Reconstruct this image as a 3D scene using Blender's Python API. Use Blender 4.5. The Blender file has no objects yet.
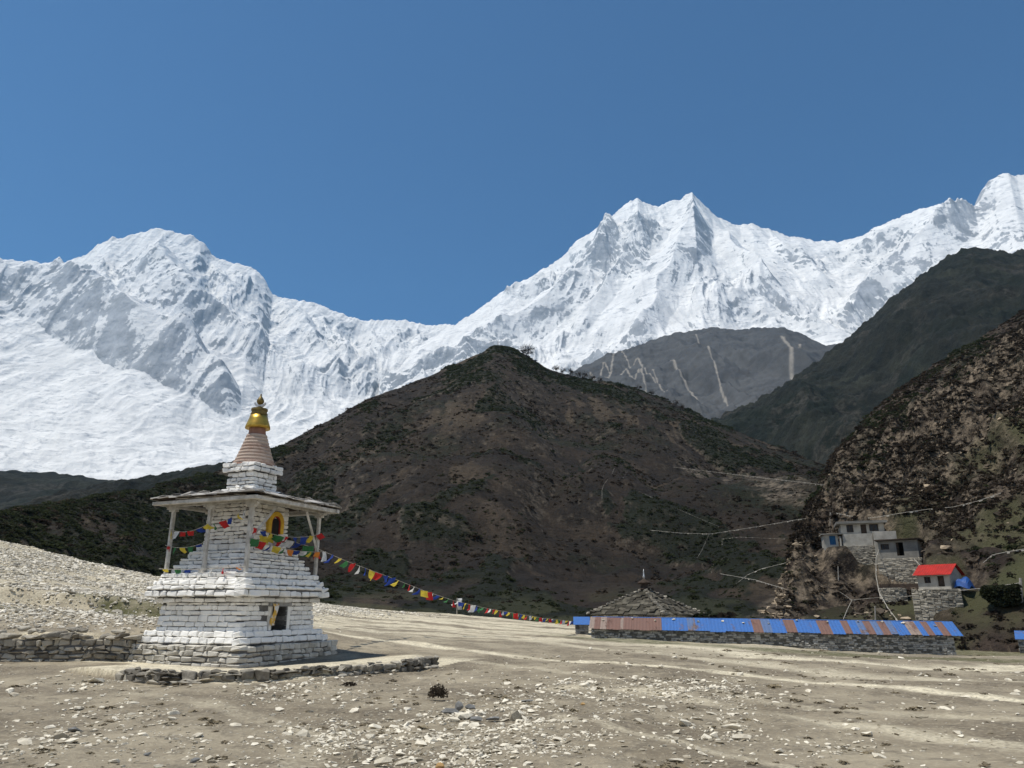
import bpy, bmesh, math, random
import numpy as np
from mathutils import Vector, Matrix

S = bpy.context.scene
COL = S.collection
# ------------------------------------------------------------------ camera
FPX, PITCH, CAMZ = 739.0, math.radians(16.8), 1.6
cam_d = bpy.data.cameras.new("camera")
cam_d.sensor_width = 36.0
cam_d.lens = FPX * 36.0 / 1024.0
cam_d.clip_start, cam_d.clip_end = 0.1, 60000.0
cam = bpy.data.objects.new("camera", cam_d)
cam.location = (0, 0, CAMZ)
cam.rotation_euler = (math.pi / 2 + PITCH, 0, 0)
COL.objects.link(cam)
S.camera = cam
# ------------------------------------------------------------------ light
SUN_EL, SUN_AZ = math.radians(69), math.radians(-102)      # azimuth from +Y, clockwise
SDIR = Vector((math.cos(SUN_EL) * math.sin(SUN_AZ), math.cos(SUN_EL) * math.cos(SUN_AZ), math.sin(SUN_EL)))
world = bpy.data.worlds.new("World")
S.world = world
world.use_nodes = True
wn = world.node_tree
sky = wn.nodes.new("ShaderNodeTexSky")
sky.sky_type = 'NISHITA'
sky.sun_disc = False
sky.sun_elevation = SUN_EL
sky.sun_rotation = SUN_AZ
sky.altitude = 3500
sky.air_density = 1.15
sky.dust_density = 0.0
sky.ozone_density = 9.0
bg = wn.nodes["Background"]
bg.inputs[1].default_value = 0.111
tint = wn.nodes.new("ShaderNodeMix")          # very clear high-altitude air: a little less red in the blue
tint.data_type = 'RGBA'; tint.blend_type = 'MULTIPLY'; tint.inputs["Factor"].default_value = 1.0
_ca = [i for i in tint.inputs if i.type == 'RGBA']
_ca[1].default_value = (.83, 1.0, .985, 1)
wn.links.new(sky.outputs[0], _ca[0])
wn.links.new([o for o in tint.outputs if o.type == 'RGBA'][0], bg.inputs[0])
sun_d = bpy.data.lights.new("sun", 'SUN')
sun_d.energy = 4.4
sun_d.angle = math.radians(0.5)
sun_d.color = (1.0, 0.945, 0.85)
sun = bpy.data.objects.new("sun", sun_d)
sun.rotation_euler = SDIR.to_track_quat('Z', 'Y').to_euler()
sun.location = (0, 0, 60)
COL.objects.link(sun)
vs = S.view_settings
vs.view_transform = 'Standard'
vs.look = 'None'
vs.exposure = 0.15
vs.gamma = 1.0
vs.use_curve_mapping = False
HAZE = 4.5e-5
S.cycles.volume_bounces = 0
S.cycles.max_bounces = 6

# ------------------------------------------------------------------ helpers
rng = np.random.default_rng(11)
random.seed(5)
V3 = lambda *a: np.array(a, float)

def smooth(a, b, x):
    t = np.clip((x - a) / (b - a), 0, 1)
    return t * t * (3 - 2 * t)

def _hash(ix, iy, seed):
    h = (ix.astype(np.int64) * 374761393 + iy.astype(np.int64) * 668265263 + seed * 974634777) & 0xffffffff
    h = ((h ^ (h >> 13)) * 1274126177) & 0xffffffff
    return h ^ (h >> 16)

def perlin(x, y, seed=0):
    x = np.asarray(x, float); y = np.asarray(y, float)
    x0 = np.floor(x); y0 = np.floor(y)
    fx, fy = x - x0, y - y0
    u = fx * fx * fx * (fx * (fx * 6 - 15) + 10)
    v = fy * fy * fy * (fy * (fy * 6 - 15) + 10)
    def g(dx, dy):
        a = _hash(x0 + dx, y0 + dy, seed) * (2 * math.pi / 4294967296.0)
        return np.cos(a) * (fx - dx) + np.sin(a) * (fy - dy)
    a = g(0, 0) + u * (g(1, 0) - g(0, 0))
    b = g(0, 1) + u * (g(1, 1) - g(0, 1))
    return (a + v * (b - a)) * 1.4

def fbm(x, y, octaves, seed=0, gain=0.5, lac=2.03):
    s = 0; a = 1.0; f = 1.0
    for k in range(octaves):
        s = s + a * perlin(x * f + 17.3 * k, y * f - 9.1 * k, seed + k)
        a *= gain; f *= lac
    return s

def ridged(x, y, octaves, seed=0, gain=0.5, lac=2.03):
    s = 0; a = 1.0; f = 1.0; w = 1.0
    for k in range(octaves):
        n = 1 - np.abs(perlin(x * f + 31.7 * k, y * f + 5.3 * k, seed + k))
        n = n * n
        s = s + a * n * w
        w = np.clip(n * 1.6, 0, 1)
        a *= gain; f *= lac
    return s

def pdir(px, py):
    a = (px - 512.0) / FPX; b = (384.0 - py) / FPX
    return a, math.cos(PITCH) - b * math.sin(PITCH), math.sin(PITCH) + b * math.cos(PITCH)

def polar(px, py, d):
    """pixel of the traced outline + its range in metres -> azimuth, range, height"""
    x, y, z = pdir(px, py)
    return math.atan2(x, y), d, CAMZ + d * z / math.hypot(x, y)

def pt(px, py, d):
    a, r, z = polar(px, py, d)
    return V3(r * math.sin(a), r * math.cos(a), z)

def link(name, me, mat=None, parent=None):
    o = bpy.data.objects.new(name, me)
    COL.objects.link(o)
    if mat is not None and len(me.materials) == 0:
        me.materials.append(mat)
    if parent is not None:
        o.parent = parent
    return o

def np_mesh(name, V, F, attrs=None, flat=False):
    V = np.asarray(V, np.float32); F = np.asarray(F, np.int32)
    me = bpy.data.meshes.new(name)
    n = F.shape[1]
    me.vertices.add(len(V)); me.vertices.foreach_set("co", V.ravel())
    me.loops.add(F.size); me.loops.foreach_set("vertex_index", F.ravel())
    me.polygons.add(len(F))
    me.polygons.foreach_set("loop_start", np.arange(0, F.size, n, dtype=np.int32))
    me.polygons.foreach_set("loop_total", np.full(len(F), n, np.int32))
    me.polygons.foreach_set("use_smooth", np.full(len(F), not flat, bool))
    for k, a in (attrs or {}).items():
        at = me.attributes.new(k, 'FLOAT', 'POINT')
        at.data.foreach_set("value", np.asarray(a, np.float32).ravel())
    me.update(calc_edges=True)
    me.validate()
    return me

def grid_faces(n, m):
    i = np.arange(n - 1)[:, None]; j = np.arange(m - 1)[None, :]
    a = i * m + j
    return np.stack([a, a + m, a + m + 1, a + 1], -1).reshape(-1, 4)

class MB:
    """collects pieces; build() links them as one mesh object"""
    def __init__(self): self.v = []; self.f = []; self.t = []
    def add(self, vs, fs, tint=0.5):
        b = len(self.v)
        self.v += [tuple(map(float, p)) for p in vs]
        self.f += [tuple(b + i for i in f) for f in fs]
        self.t += [tint] * len(vs)
    def box(self, c, half, M=None, jit=0.0, tint=0.5, bevel=0.0):
        """box; M 3x3 columns = local axes; bevel pulls the corners of a second ring in"""
        hx, hy, hz = half
        if bevel <= 0:
            P = [(sx * hx, sy * hy, sz * hz) for sz in (-1, 1) for sx, sy in ((-1, -1), (1, -1), (1, 1), (-1, 1))]
            F = [(3, 2, 1, 0), (4, 5, 6, 7), (0, 1, 5, 4), (1, 2, 6, 5), (2, 3, 7, 6), (3, 0, 4, 7)]
        else:
            b = min(bevel, hx * .45, hy * .45, hz * .45)
            P = []
            for z, q in ((-hz, b), (-hz + b, 0), (hz - b, 0), (hz, b)):
                ax, ay = hx - q, hy - q
                P += [(-ax + b, -ay, z), (ax - b, -ay, z), (ax, -ay + b, z), (ax, ay - b, z),
                      (ax - b, ay, z), (-ax + b, ay, z), (-ax, ay - b, z), (-ax, -ay + b, z)]
            F = [tuple(range(7, -1, -1)), tuple(range(24, 32))]
            for r in range(3):
                for k in range(8):
                    F.append((r * 8 + k, r * 8 + (k + 1) % 8, r * 8 + 8 + (k + 1) % 8, r * 8 + 8 + k))
        P = np.array(P, float)
        if jit:
            # the same shift for the points of one corner, so the block stays a block
            cs = {}
            for i in range(len(P)):
                k = (P[i, 0] > 0, P[i, 1] > 0, P[i, 2] > 0)
                if k not in cs: cs[k] = np.array([random.uniform(-jit, jit) for _ in range(3)])
                P[i] += cs[k]
        if M is not None: P = P @ np.asarray(M, float).T
        P = P + np.asarray(c, float)
        self.add(P, F, tint)
    def tube(self, pts, r, n=6, tint=0.5, cap=True):
        pts = [np.asarray(p, float) for p in pts]
        rs = r if hasattr(r, '__len__') else [r] * len(pts)
        V = []
        for i, p in enumerate(pts):
            d = pts[min(i + 1, len(pts) - 1)] - pts[max(i - 1, 0)]
            d = d / (np.linalg.norm(d) + 1e-9)
            u = np.cross(d, (0, 0, 1.0)) if abs(d[2]) < .95 else np.cross(d, (1.0, 0, 0))
            u /= np.linalg.norm(u); w = np.cross(d, u)
            for k in range(n):
                a = 2 * math.pi * k / n
                V.append(p + rs[i] * (math.cos(a) * u + math.sin(a) * w))
        F = []
        for i in range(len(pts) - 1):
            for k in range(n):
                F.append((i * n + k, i * n + (k + 1) % n, (i + 1) * n + (k + 1) % n, (i + 1) * n + k))
        if cap:
            F.append(tuple(range(n - 1, -1, -1))); F.append(tuple((len(pts) - 1) * n + k for k in range(n)))
        self.add(V, F, tint)
    def lathe(self, c, prof, n=24, tint=0.5):
        V = []; F = []
        for r, z in prof:
            for k in range(n):
                a = 2 * math.pi * k / n
                V.append((c[0] + r * math.cos(a), c[1] + r * math.sin(a), c[2] + z))
        for i in range(len(prof) - 1):
            for k in range(n):
                F.append((i * n + k, i * n + (k + 1) % n, (i + 1) * n + (k + 1) % n, (i + 1) * n + k))
        F.append(tuple(range(n - 1, -1, -1))); F.append(tuple((len(prof) - 1) * n + k for k in range(n)))
        self.add(V, F, tint)
    def build(self, name, mat, parent=None, smooth=False):
        me = bpy.data.meshes.new(name)
        V = np.array(self.v)
        org = None
        me.from_pydata([tuple(p) for p in V], [], self.f)
        at = me.attributes.new("tint", 'FLOAT', 'POINT')
        at.data.foreach_set("value", np.asarray(self.t, np.float32))
        if smooth:
            me.polygons.foreach_set("use_smooth", np.ones(len(me.polygons), bool))
        me.update()
        return link(name, me, mat, parent)

def tag(o, label=None, cat=None, group=None, kind=None):
    if label: o["label"] = label
    if cat: o["category"] = cat
    if group: o["group"] = group
    if kind: o["kind"] = kind
    return o

def thing(name, label, cat, group=None, loc=(0, 0, 0)):
    o = bpy.data.objects.new(name, None)
    o.empty_display_size = 0.3
    COL.objects.link(o)
    o.location = loc
    return tag(o, label, cat, group)

def rebase(o, p):
    """move a parentless object's origin to p, keeping its mesh where it is"""
    p = Vector(p)
    o.data.transform(Matrix.Translation(-p)); o.location = p
    return o

def rebase_thing(root, p):
    """put a thing's empty at p; its children's meshes stay where they are"""
    p = Vector(p)
    root.location = p
    for ch in root.children:
        ch.location = ch.location - p
    return root

# ------------------------------------------------------------------ materials
class NT:
    def __init__(self, name):
        self.m = bpy.data.materials.new(name); self.m.use_nodes = True
        self.t = self.m.node_tree; self.n = self.t.nodes; self.l = self.t.links
        self.b = self.n["Principled BSDF"]
        self.b.inputs["Roughness"].default_value = 0.9
        self.b.inputs["Specular IOR Level"].default_value = 0.2
        self.geo = self.n.new("ShaderNodeNewGeometry")
        self.tc = self.n.new("ShaderNodeTexCoord")
    def put(self, inp, v):
        if hasattr(v, 'is_output'): self.l.new(v, inp)
        elif isinstance(v, (tuple, list)) and len(v) == 3 and inp.type == 'RGBA': inp.default_value = (*v, 1)
        else: inp.default_value = v
    def noise(self, scale, detail=5, rough=0.55, src=None, dist=0.0, stretch=None):
        n = self.n.new("ShaderNodeTexNoise")
        n.inputs["Scale"].default_value = scale; n.inputs["Detail"].default_value = detail
        n.inputs["Roughness"].default_value = rough; n.inputs["Distortion"].default_value = dist
        src = src or self.geo.outputs["Position"]
        if stretch:
            mp = self.n.new("ShaderNodeMapping"); mp.inputs["Scale"].default_value = stretch
            self.l.new(src, mp.inputs["Vector"]); src = mp.outputs[0]
        self.l.new(src, n.inputs["Vector"])
        return n.outputs["Fac"]
    def voronoi(self, scale, feature='F1', src=None, out="Distance"):
        n = self.n.new("ShaderNodeTexVoronoi"); n.feature = feature
        n.inputs["Scale"].default_value = scale
        self.l.new(src or self.geo.outputs["Position"], n.inputs["Vector"])
        return n.outputs[out]
    def attr(self, name):
        n = self.n.new("ShaderNodeAttribute"); n.attribute_name = name
        return n.outputs["Fac"]
    def math(self, op, a, b=0.0, c=None, clamp=False):
        n = self.n.new("ShaderNodeMath"); n.operation = op; n.use_clamp = clamp
        self.put(n.inputs[0], a); self.put(n.inputs[1], b)
        if c is not None: self.put(n.inputs[2], c)
        return n.outputs[0]
    def rng(self, v, a, b, c=0.0, d=1.0, sm=True):
        n = self.n.new("ShaderNodeMapRange"); n.interpolation_type = 'SMOOTHSTEP' if sm else 'LINEAR'
        self.put(n.inputs[0], v)
        for i, q in enumerate((a, b, c, d)): n.inputs[1 + i].default_value = q
        return n.outputs[0]
    def mix(self, f, a, b, mode='MIX'):
        n = self.n.new("ShaderNodeMix"); n.data_type = 'RGBA'; n.blend_type = mode
        self.put(n.inputs["Factor"], f)
        for nm, v in (("A", a), ("B", b)):
            s = [i for i in n.inputs if i.name == nm and i.type == 'RGBA'][0]
            self.put(s, v)
        return [o for o in n.outputs if o.type == 'RGBA'][0]
    def ramp(self, f, stops):
        n = self.n.new("ShaderNodeValToRGB"); e = n.color_ramp.elements
        while len(e) < len(stops): e.new(0.5)
        for i, (p, c) in enumerate(stops): e[i].position = p; e[i].color = (*c, 1)
        self.put(n.inputs[0], f)
        return n.outputs[0]
    def bump(self, h, strength=0.5, dist=0.05):
        n = self.n.new("ShaderNodeBump")
        n.inputs["Strength"].default_value = strength; n.inputs["Distance"].default_value = dist
        self.put(n.inputs["Height"], h)
        self.l.new(n.outputs[0], self.b.inputs["Normal"])
    def color(self, c): self.put(self.b.inputs["Base Color"], c)
    def nz(self):
        s = self.n.new("ShaderNodeSeparateXYZ"); self.l.new(self.geo.outputs["Normal"], s.inputs[0])
        return s.outputs[2]

def simple(name, c1, c2, scale=3.0, rough=0.9, bump=0.3, bdist=0.02, metal=0.0, detail=6):
    m = NT(name)
    n = m.noise(scale, detail, 0.6)
    m.color(m.mix(m.rng(n, .3, .7), c1, c2))
    m.b.inputs["Roughness"].default_value = rough; m.b.inputs["Metallic"].default_value = metal
    if bump: m.bump(m.noise(scale * 6, 5), bump, bdist)
    return m.m

# ground: dry trampled dirt, dusty tracks, sparse turf
m = NT("dirt")
n1 = m.noise(0.35, 6, 0.6); n2 = m.noise(2.2, 6, 0.65); n3 = m.noise(14, 4, 0.6)
base = m.mix(m.rng(n1, .35, .66), (.165, .136, .096), (.335, .288, .207))
base = m.mix(m.rng(n2, .46, .70, 0, .75), base, (.115, .098, .074))
base = m.mix(m.rng(n3, .45, .75, 0, .55), base, (.44, .385, .28))
tk = m.attr("track")
base = m.mix(m.math('MULTIPLY', tk, m.math('MULTIPLY', m.rng(n2, .30, .56, .30, 1.0), m.rng(n3, .36, .56, .45, 1.0))), base, (.74, .665, .49))
gr = m.attr("turf")
base = m.mix(m.math('MULTIPLY', gr, m.rng(n2, .3, .6, .35, 1.0)), base, (.085, .085, .035))
peb = m.voronoi(9, out="Distance"); pebc = m.voronoi(9, out="Color")
sp = m.n.new("ShaderNodeSeparateColor"); m.l.new(pebc, sp.inputs[0])
pm = m.math('MULTIPLY', m.rng(peb, .16, .24, 1, 0), m.rng(sp.outputs[0], .72, .78))
base = m.mix(m.math('MULTIPLY', pm, .8), base, m.mix(sp.outputs[1], (.32, .29, .235), (.66, .61, .51)))
m.color(base)
m.bump(m.math('ADD', m.math('ADD', m.noise(5, 8, .7), m.math('MULTIPLY', pm, .5)), m.math('MULTIPLY', n3, .5)), 0.9, 0.05)
M_DIRT = m.m

def hill_mat(name, brown, dark, green, rock, k=1.0, blue=0.0):
    m = NT(name)
    big = m.noise(0.018 * k, 6, 0.62, dist=0.6); mid = m.noise(0.09 * k, 7, 0.68); fine = m.noise(0.6 * k, 6, 0.7)
    c = m.mix(m.rng(mid, .36, .64), brown, dark)
    c = m.mix(m.rng(m.math('ADD', big, m.math('MULTIPLY', m.math('SUBTRACT', fine, .5), .35)), .50, .62, 0, .85), c, green)
    c = m.mix(m.rng(m.noise(0.035 * k, 7, .7, dist=.8), .52, .70, 0, .8), c, (2.2 * brown[0], 2.25 * brown[1], 2.2 * brown[2]))
    c = m.mix(m.rng(fine, .5, .8, 0, .55), c, tuple(1.6 * x for x in brown))
    gn = m.attr("green")
    c = m.mix(m.rng(m.math('ADD', gn, m.math('MULTIPLY', m.math('SUBTRACT', fine, .5), 1.2)), .35, .65, 0, .92), c, m.mix(m.rng(mid, .35, .65), green, tuple(.55 * x for x in green)))
    tn = m.attr("tan")
    c = m.mix(m.rng(m.math('ADD', tn, m.math('MULTIPLY', m.math('SUBTRACT', fine, .5), 1.6)), .40, 1.05, 0, .75), c, (2.6 * brown[0], 2.7 * brown[1], 2.6 * brown[2]))
    gr_ = m.noise(2.2 * k, 4, .7)
    c = m.mix(m.rng(gr_, .50, .66, 0, .65), c, tuple(.35 * x for x in dark))
    sc = m.noise(0.25 * k, 8, .72)
    rk = m.math('MULTIPLY', m.attr("rock"), m.rng(sc, .4, .55))
    c = m.mix(rk, c, m.mix(m.rng(m.noise(.8 * k, 6, .7), .35, .65), rock, tuple(.16 * x for x in rock)))
    gs = m.attr("turf")
    c = m.mix(m.math('MULTIPLY', gs, m.rng(mid, .3, .6, .4, .95)), c, (.082, .084, .040))
    m.color(c)
    m.bump(m.math('ADD', m.noise(1.2 * k, 8, .75), m.math('MULTIPLY', sc, 2.0)), 0.8, 0.8 / k)
    return m.m
M_HILL = hill_mat("heath", (.031, .0225, .0155), (.0135, .011, .0088), (.0125, .0165, .008), (.20, .165, .125))
M_CRAG = hill_mat("crag_heath", (.036, .025, .019), (.015, .012, .010), (.014, .018, .009), (.27, .215, .155), 1.3)
M_FAR = hill_mat("forest_slope", (.020, .021, .0155), (.007, .0095, .008), (.007, .012, .008), (.10, .09, .075), 0.35)

m = NT("scree_slope")
n = m.noise(0.012, 7, .6); n2 = m.noise(.05, 7, .7)
c = m.mix(m.rng(n, .35, .65), (.060, .064, .070), (.088, .092, .096))
c = m.mix(m.rng(n2, .45, .7, 0, .5), c, (.06, .056, .05))
c = m.mix(m.math('MULTIPLY', m.attr("scree"), m.rng(n2, .25, .5, .5, 1)), c, (.46, .42, .36))
m.color(c); m.bump(n2, .6, 6)
M_SCREE = m.m

m = NT("snow")
f1 = m.noise(0.011, 9, .68); f2 = m.noise(.004, 8, .62)
st = m.noise(.012, 7, .7, stretch=(1, 1, .25))
rk = m.math('ADD', m.attr("rock"), m.math('ADD', m.math('MULTIPLY', m.math('SUBTRACT', f1, .5), 1.1), m.math('MULTIPLY', m.math('SUBTRACT', f2, .5), .8)))
rk = m.math('ADD', rk, m.math('MULTIPLY', m.math('SUBTRACT', st, .5), .6))
f3 = m.noise(.05, 6, .72, stretch=(1, 1, .5))
rk = m.math('ADD', rk, m.math('MULTIPLY', m.math('SUBTRACT', f3, .5), .9))
rkf = m.math('MULTIPLY', m.rng(rk, .455, .60), .9)
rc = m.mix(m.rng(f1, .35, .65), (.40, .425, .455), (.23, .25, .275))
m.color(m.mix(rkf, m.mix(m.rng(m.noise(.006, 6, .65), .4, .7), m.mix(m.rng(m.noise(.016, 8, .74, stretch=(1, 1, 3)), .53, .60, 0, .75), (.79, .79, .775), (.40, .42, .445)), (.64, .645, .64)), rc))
m.bump(m.math('ADD', f1, m.math('MULTIPLY', st, .7)), .6, 22)
m.b.inputs["Roughness"].default_value = .75
M_SNOW = m.m

def stone_mat(name, a, b, stain=None, amount=.4, lichen=(.10, .085, .06)):
    m = NT(name)
    t = m.attr("tint")
    n = m.noise(7, 6, .65); n2 = m.noise(1.3, 5, .6)
    f = m.math('ADD', t, m.math('MULTIPLY', m.math('SUBTRACT', n, .5), .9))
    c = m.mix(m.rng(f, .15, .85), a, b)
    if stain:
        c = m.mix(m.math('MULTIPLY', m.rng(n2, .5, .72), amount), c, stain)
    m.color(c); m.bump(m.noise(16, 7, .7), .5, .03)
    return m.m
M_WHITE = stone_mat("whitewashed_stone", (.66, .65, .62), (.88, .865, .82), (.46, .45, .42), .3)
M_PLINTH = stone_mat("bare_grey_stone", (.26, .24, .20), (.58, .55, .48), (.17, .155, .12), .4)
M_DRY = stone_mat("field_stone", (.15, .135, .11), (.42, .385, .315), (.09, .08, .06), .45)
M_EARTHSTONE = stone_mat("earthy_roof_stone", (.045, .04, .030), (.13, .117, .09), (.03, .03, .02), .6)
M_SLATE = stone_mat("slate", (.10, .095, .09), (.42, .40, .37), (.07, .065, .06), .3)
M_MANI = stone_mat("dark_field_stone", (.09, .09, .09), (.33, .325, .31), (.05, .05, .045), .5)
M_LONG = stone_mat("grey_rubble_masonry", (.115, .112, .10), (.42, .41, .375), (.09, .09, .07), .4)
M_CORE = simple("dark_mortar_core", (.16, .155, .145), (.10, .095, .09), 5)  # dark grey core seen in the joints between stones
M_ROCK = stone_mat("loose_stone", (.33, .29, .215), (.76, .70, .57), (.20, .18, .15), .35)
M_GREYROCK = stone_mat("grey_stone", (.14, .14, .135), (.36, .355, .34), (.10, .10, .09), .3)
M_OCHRE = stone_mat("ochre_stone", (.34, .20, .08), (.52, .36, .17))
M_CRAGROCK = stone_mat("crag_rock", (.085, .068, .05), (.40, .32, .225), (.05, .042, .034), .4)
M_RUBBLE = stone_mat("moraine_stone", (.37, .34, .28), (.78, .725, .61), (.24, .215, .18), .3)
M_WOOD = simple("weathered_white_wood", (.60, .585, .55), (.36, .34, .30), 5, bump=.3)
M_DARKWOOD = simple("dark_wood", (.07, .05, .038), (.035, .027, .02), 4)
M_SPIRE = stone_mat("faded_red_clay", (.27, .15, .115), (.50, .405, .335), (.30, .18, .14), .6)
M_GOLD = simple("gilded_metal", (.62, .42, .08), (.40, .25, .05), 5, rough=.38, metal=.75, bump=.15)
M_OLDGOLD = simple("tarnished_brass", (.22, .16, .05), (.12, .09, .04), 6, rough=.5, metal=.6, bump=.2)
M_SILVER = simple("pale_metal", (.6, .6, .6), (.42, .42, .42), 6, rough=.4, metal=.5, bump=.1)
M_YELLOW = simple("yellow_paint", (.68, .44, .05), (.52, .30, .04), 5, bump=.1)
M_REDP = simple("red_paint", (.38, .05, .03), (.26, .04, .03), 5, bump=.1)
M_DARKHOLE = simple("opening_shade_black", (.022, .020, .018), (.03, .027, .024), 5)  # near-black colour painting in the shade inside doorways and recesses
def sheet_mat(name, c, rust, amount, scale=1.1):
    m = NT(name)
    n = m.noise(scale, 7, .68, stretch=(1, .35, .35)); n2 = m.noise(scale * 5, 5, .6)
    k = m.mix(m.rng(n2, .3, .7), c, tuple(min(1, x * .72 + .02) for x in c))
    m.color(m.mix(m.rng(m.math('ADD', n, amount), .55, .66), k, m.mix(m.rng(n2, .35, .65), rust, tuple(.55 * x for x in rust))))
    m.b.inputs["Roughness"].default_value = .6
    m.bump(n2, .15, .02)
    return m.m
M_BLUE = sheet_mat("blue_sheet_metal", (.045, .145, .41), (.16, .12, .12), -.03)
M_BLUE2 = sheet_mat("faded_blue_sheet_metal", (.10, .16, .30), (.19, .13, .105), .02)
M_RUST = sheet_mat("rusted_sheet_metal", (.19, .105, .08), (.11, .055, .04), .0)
M_RUSTP = sheet_mat("pale_rusted_sheet_metal", (.29, .22, .18), (.18, .10, .075), .03)
M_RED = simple("red_sheet_metal", (.44, .024, .014), (.30, .022, .014), 1.5, rough=.5, bump=.05)
M_PLASTER = simple("whitewashed_plaster", (.44, .42, .37), (.29, .275, .24), 1.2)
M_GREYPL = simple("grey_plaster", (.25, .24, .215), (.17, .165, .15), 1.0)
M_GLASS = simple("dark_window_glass", (.02, .022, .026), (.03, .033, .038), 2, rough=.25, bump=0)
M_BDOOR = simple("blue_painted_door", (.03, .12, .26), (.025, .09, .20), 3)
M_TARP = simple("blue_tarpaulin", (.02, .09, .30), (.02, .06, .22), 3, rough=.5)
M_ROPE = simple("pale_rope", (.50, .47, .41), (.32, .30, .26), 3, bump=0)
M_BARK = simple("grey_bark", (.075, .062, .052), (.05, .042, .036), 6, bump=.3)
M_POLE = simple("bleached_pole_wood", (.40, .37, .33), (.26, .24, .21), 5, bump=.2)
m = NT("scrub")
t = m.attr("tint")
c = m.ramp(t, [(0, (.026, .021, .016)), (.3, (.045, .034, .025)), (.55, (.080, .062, .043)), (.62, (.030, .036, .017)), (1, (.043, .053, .024))])
m.color(m.mix(m.rng(m.noise(3, 3), .3, .7), c, m.mix(.35, c, (.02, .016, .012))))
tr = m.n.new('ShaderNodeBsdfTranslucent'); m.l.new(c, tr.inputs[0]); ms = m.n.new('ShaderNodeMixShader'); ms.inputs[0].default_value = .45
m.l.new(m.b.outputs[0], ms.inputs[1]); m.l.new(tr.outputs[0], ms.inputs[2]); m.l.new(ms.outputs[0], m.n['Material Output'].inputs[0]); M_SCRUB = m.m
m = NT("dry_tuft"); m.color(m.mix(m.attr("tint"), (.12, .096, .062), (.25, .205, .13))); M_TUFT = m.m
FLAGCOL = {"blue": (.025, .06, .30), "white": (.74, .74, .73), "red": (.55, .03, .03), "green": (.05, .20, .07), "yellow": (.70, .55, .07), "orange": (.72, .25, .05)}
M_FLAG = {}
for k, c in FLAGCOL.items():
    mm = NT(k + "_flag_cloth")
    mm.color(mm.mix(mm.rng(mm.noise(9, 4), .35, .7), c, tuple(.62 * x + .02 for x in c)))
    tr = mm.n.new("ShaderNodeBsdfTranslucent"); tr.inputs[0].default_value = (*c, 1)
    ms = mm.n.new("ShaderNodeMixShader"); ms.inputs[0].default_value = .3
    out = mm.n["Material Output"]
    mm.l.new(mm.b.outputs[0], ms.inputs[1]); mm.l.new(tr.outputs[0], ms.inputs[2]); mm.l.new(ms.outputs[0], out.inputs[0])
    M_FLAG[k] = mm.m
m = NT("scarf_cloth"); m.color(m.mix(m.rng(m.noise(6, 3), .42, .58), (.72, .70, .66), (.70, .42, .08))); M_SCARF = m.m

# ------------------------------------------------------------------ terrain functions
class TPS:
    def __init__(self, pts, lam=1e-3):
        P = np.array(pts, float); self.s = 30.0
        X = P[:, :2] / self.s; n = len(P)
        K = self.k(np.linalg.norm(X[:, None] - X[None], axis=-1)) + lam * np.eye(n)
        A = np.zeros((n + 3, n + 3)); A[:n, :n] = K
        A[:n, n] = 1; A[:n, n + 1:] = X; A[n, :n] = 1; A[n + 1:, :n] = X.T
        self.w = np.linalg.solve(A, np.concatenate([P[:, 2], np.zeros(3)])); self.X = X
    def k(self, r):
        return np.where(r > 1e-9, r * r * np.log(np.maximum(r, 1e-9)), 0)
    def __call__(self, x, y):
        x = np.asarray(x, float) / self.s; y = np.asarray(y, float) / self.s
        n = len(self.X)
        o = self.w[n] + self.w[n + 1] * x + self.w[n + 2] * y
        for i in range(n):
            o = o + self.w[i] * self.k(np.hypot(x - self.X[i, 0], y - self.X[i, 1]))
        return o

FOOT = [(-400, 470, 62), (-150, 512, 68), (0, 541, 72), (75, 560, 76), (115, 569, 79), (145, 580, 82), (240, 593, 86), (330, 604, 90), (450, 613, 90), (575, 624, 88), (700, 626, 82), (800, 630, 78), (880, 640, 74), (957, 648, 72), (1024, 651, 70), (1200, 655, 64), (1500, 660, 60)]
fp = np.array([polar(*p) for p in FOOT])
def foot_r(az): return np.interp(az, fp[:, 0], fp[:, 1])
def foot_z(az): return np.interp(az, fp[:, 0], fp[:, 2])
flat_pts = [(0, 2, 0), (-12, 6, 0), (12, 6, -.05), (0, 14, 0), (-8, 22, 0), (-20, 22.5, 0), (-35, 22.5, .15), (8, 16, -.1), (20, 20, -.5), (-5, 25, .05), (-12, -10, 0), (12, -10, 0)]
flat_pts += [tuple(pt(*q)) for q in ((340, 640, 31), (591, 637, 60.3), (770, 646, 60.5), (957, 656, 63.3), (1024, 656, 62), (330, 605, 89), (400, 611, 90), (450, 614, 90), (520, 620, 89), (575, 625, 88), (450, 632, 50), (240, 594, 86), (700, 630, 78), (1200, 660, 58))]
T_FLAT = TPS(flat_pts)
mor_pts = [(-11, 24, .8), (-20, 24, .85), (-30, 24, .9), (-45, 24, 1.3), (-7, 28, .7)]
mor_pts += [tuple(pt(*q)) for q in ((-400, 470, 62), (-150, 512, 68), (0, 541, 72), (75, 560, 76), (115, 569, 79), (145, 580, 82), (240, 594, 86), (330, 605, 89), (0, 592, 40), (90, 600, 42), (400, 611, 90), (450, 614, 90), (340, 628, 48), (575, 625, 88))]
T_MOR = TPS(mor_pts)

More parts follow.
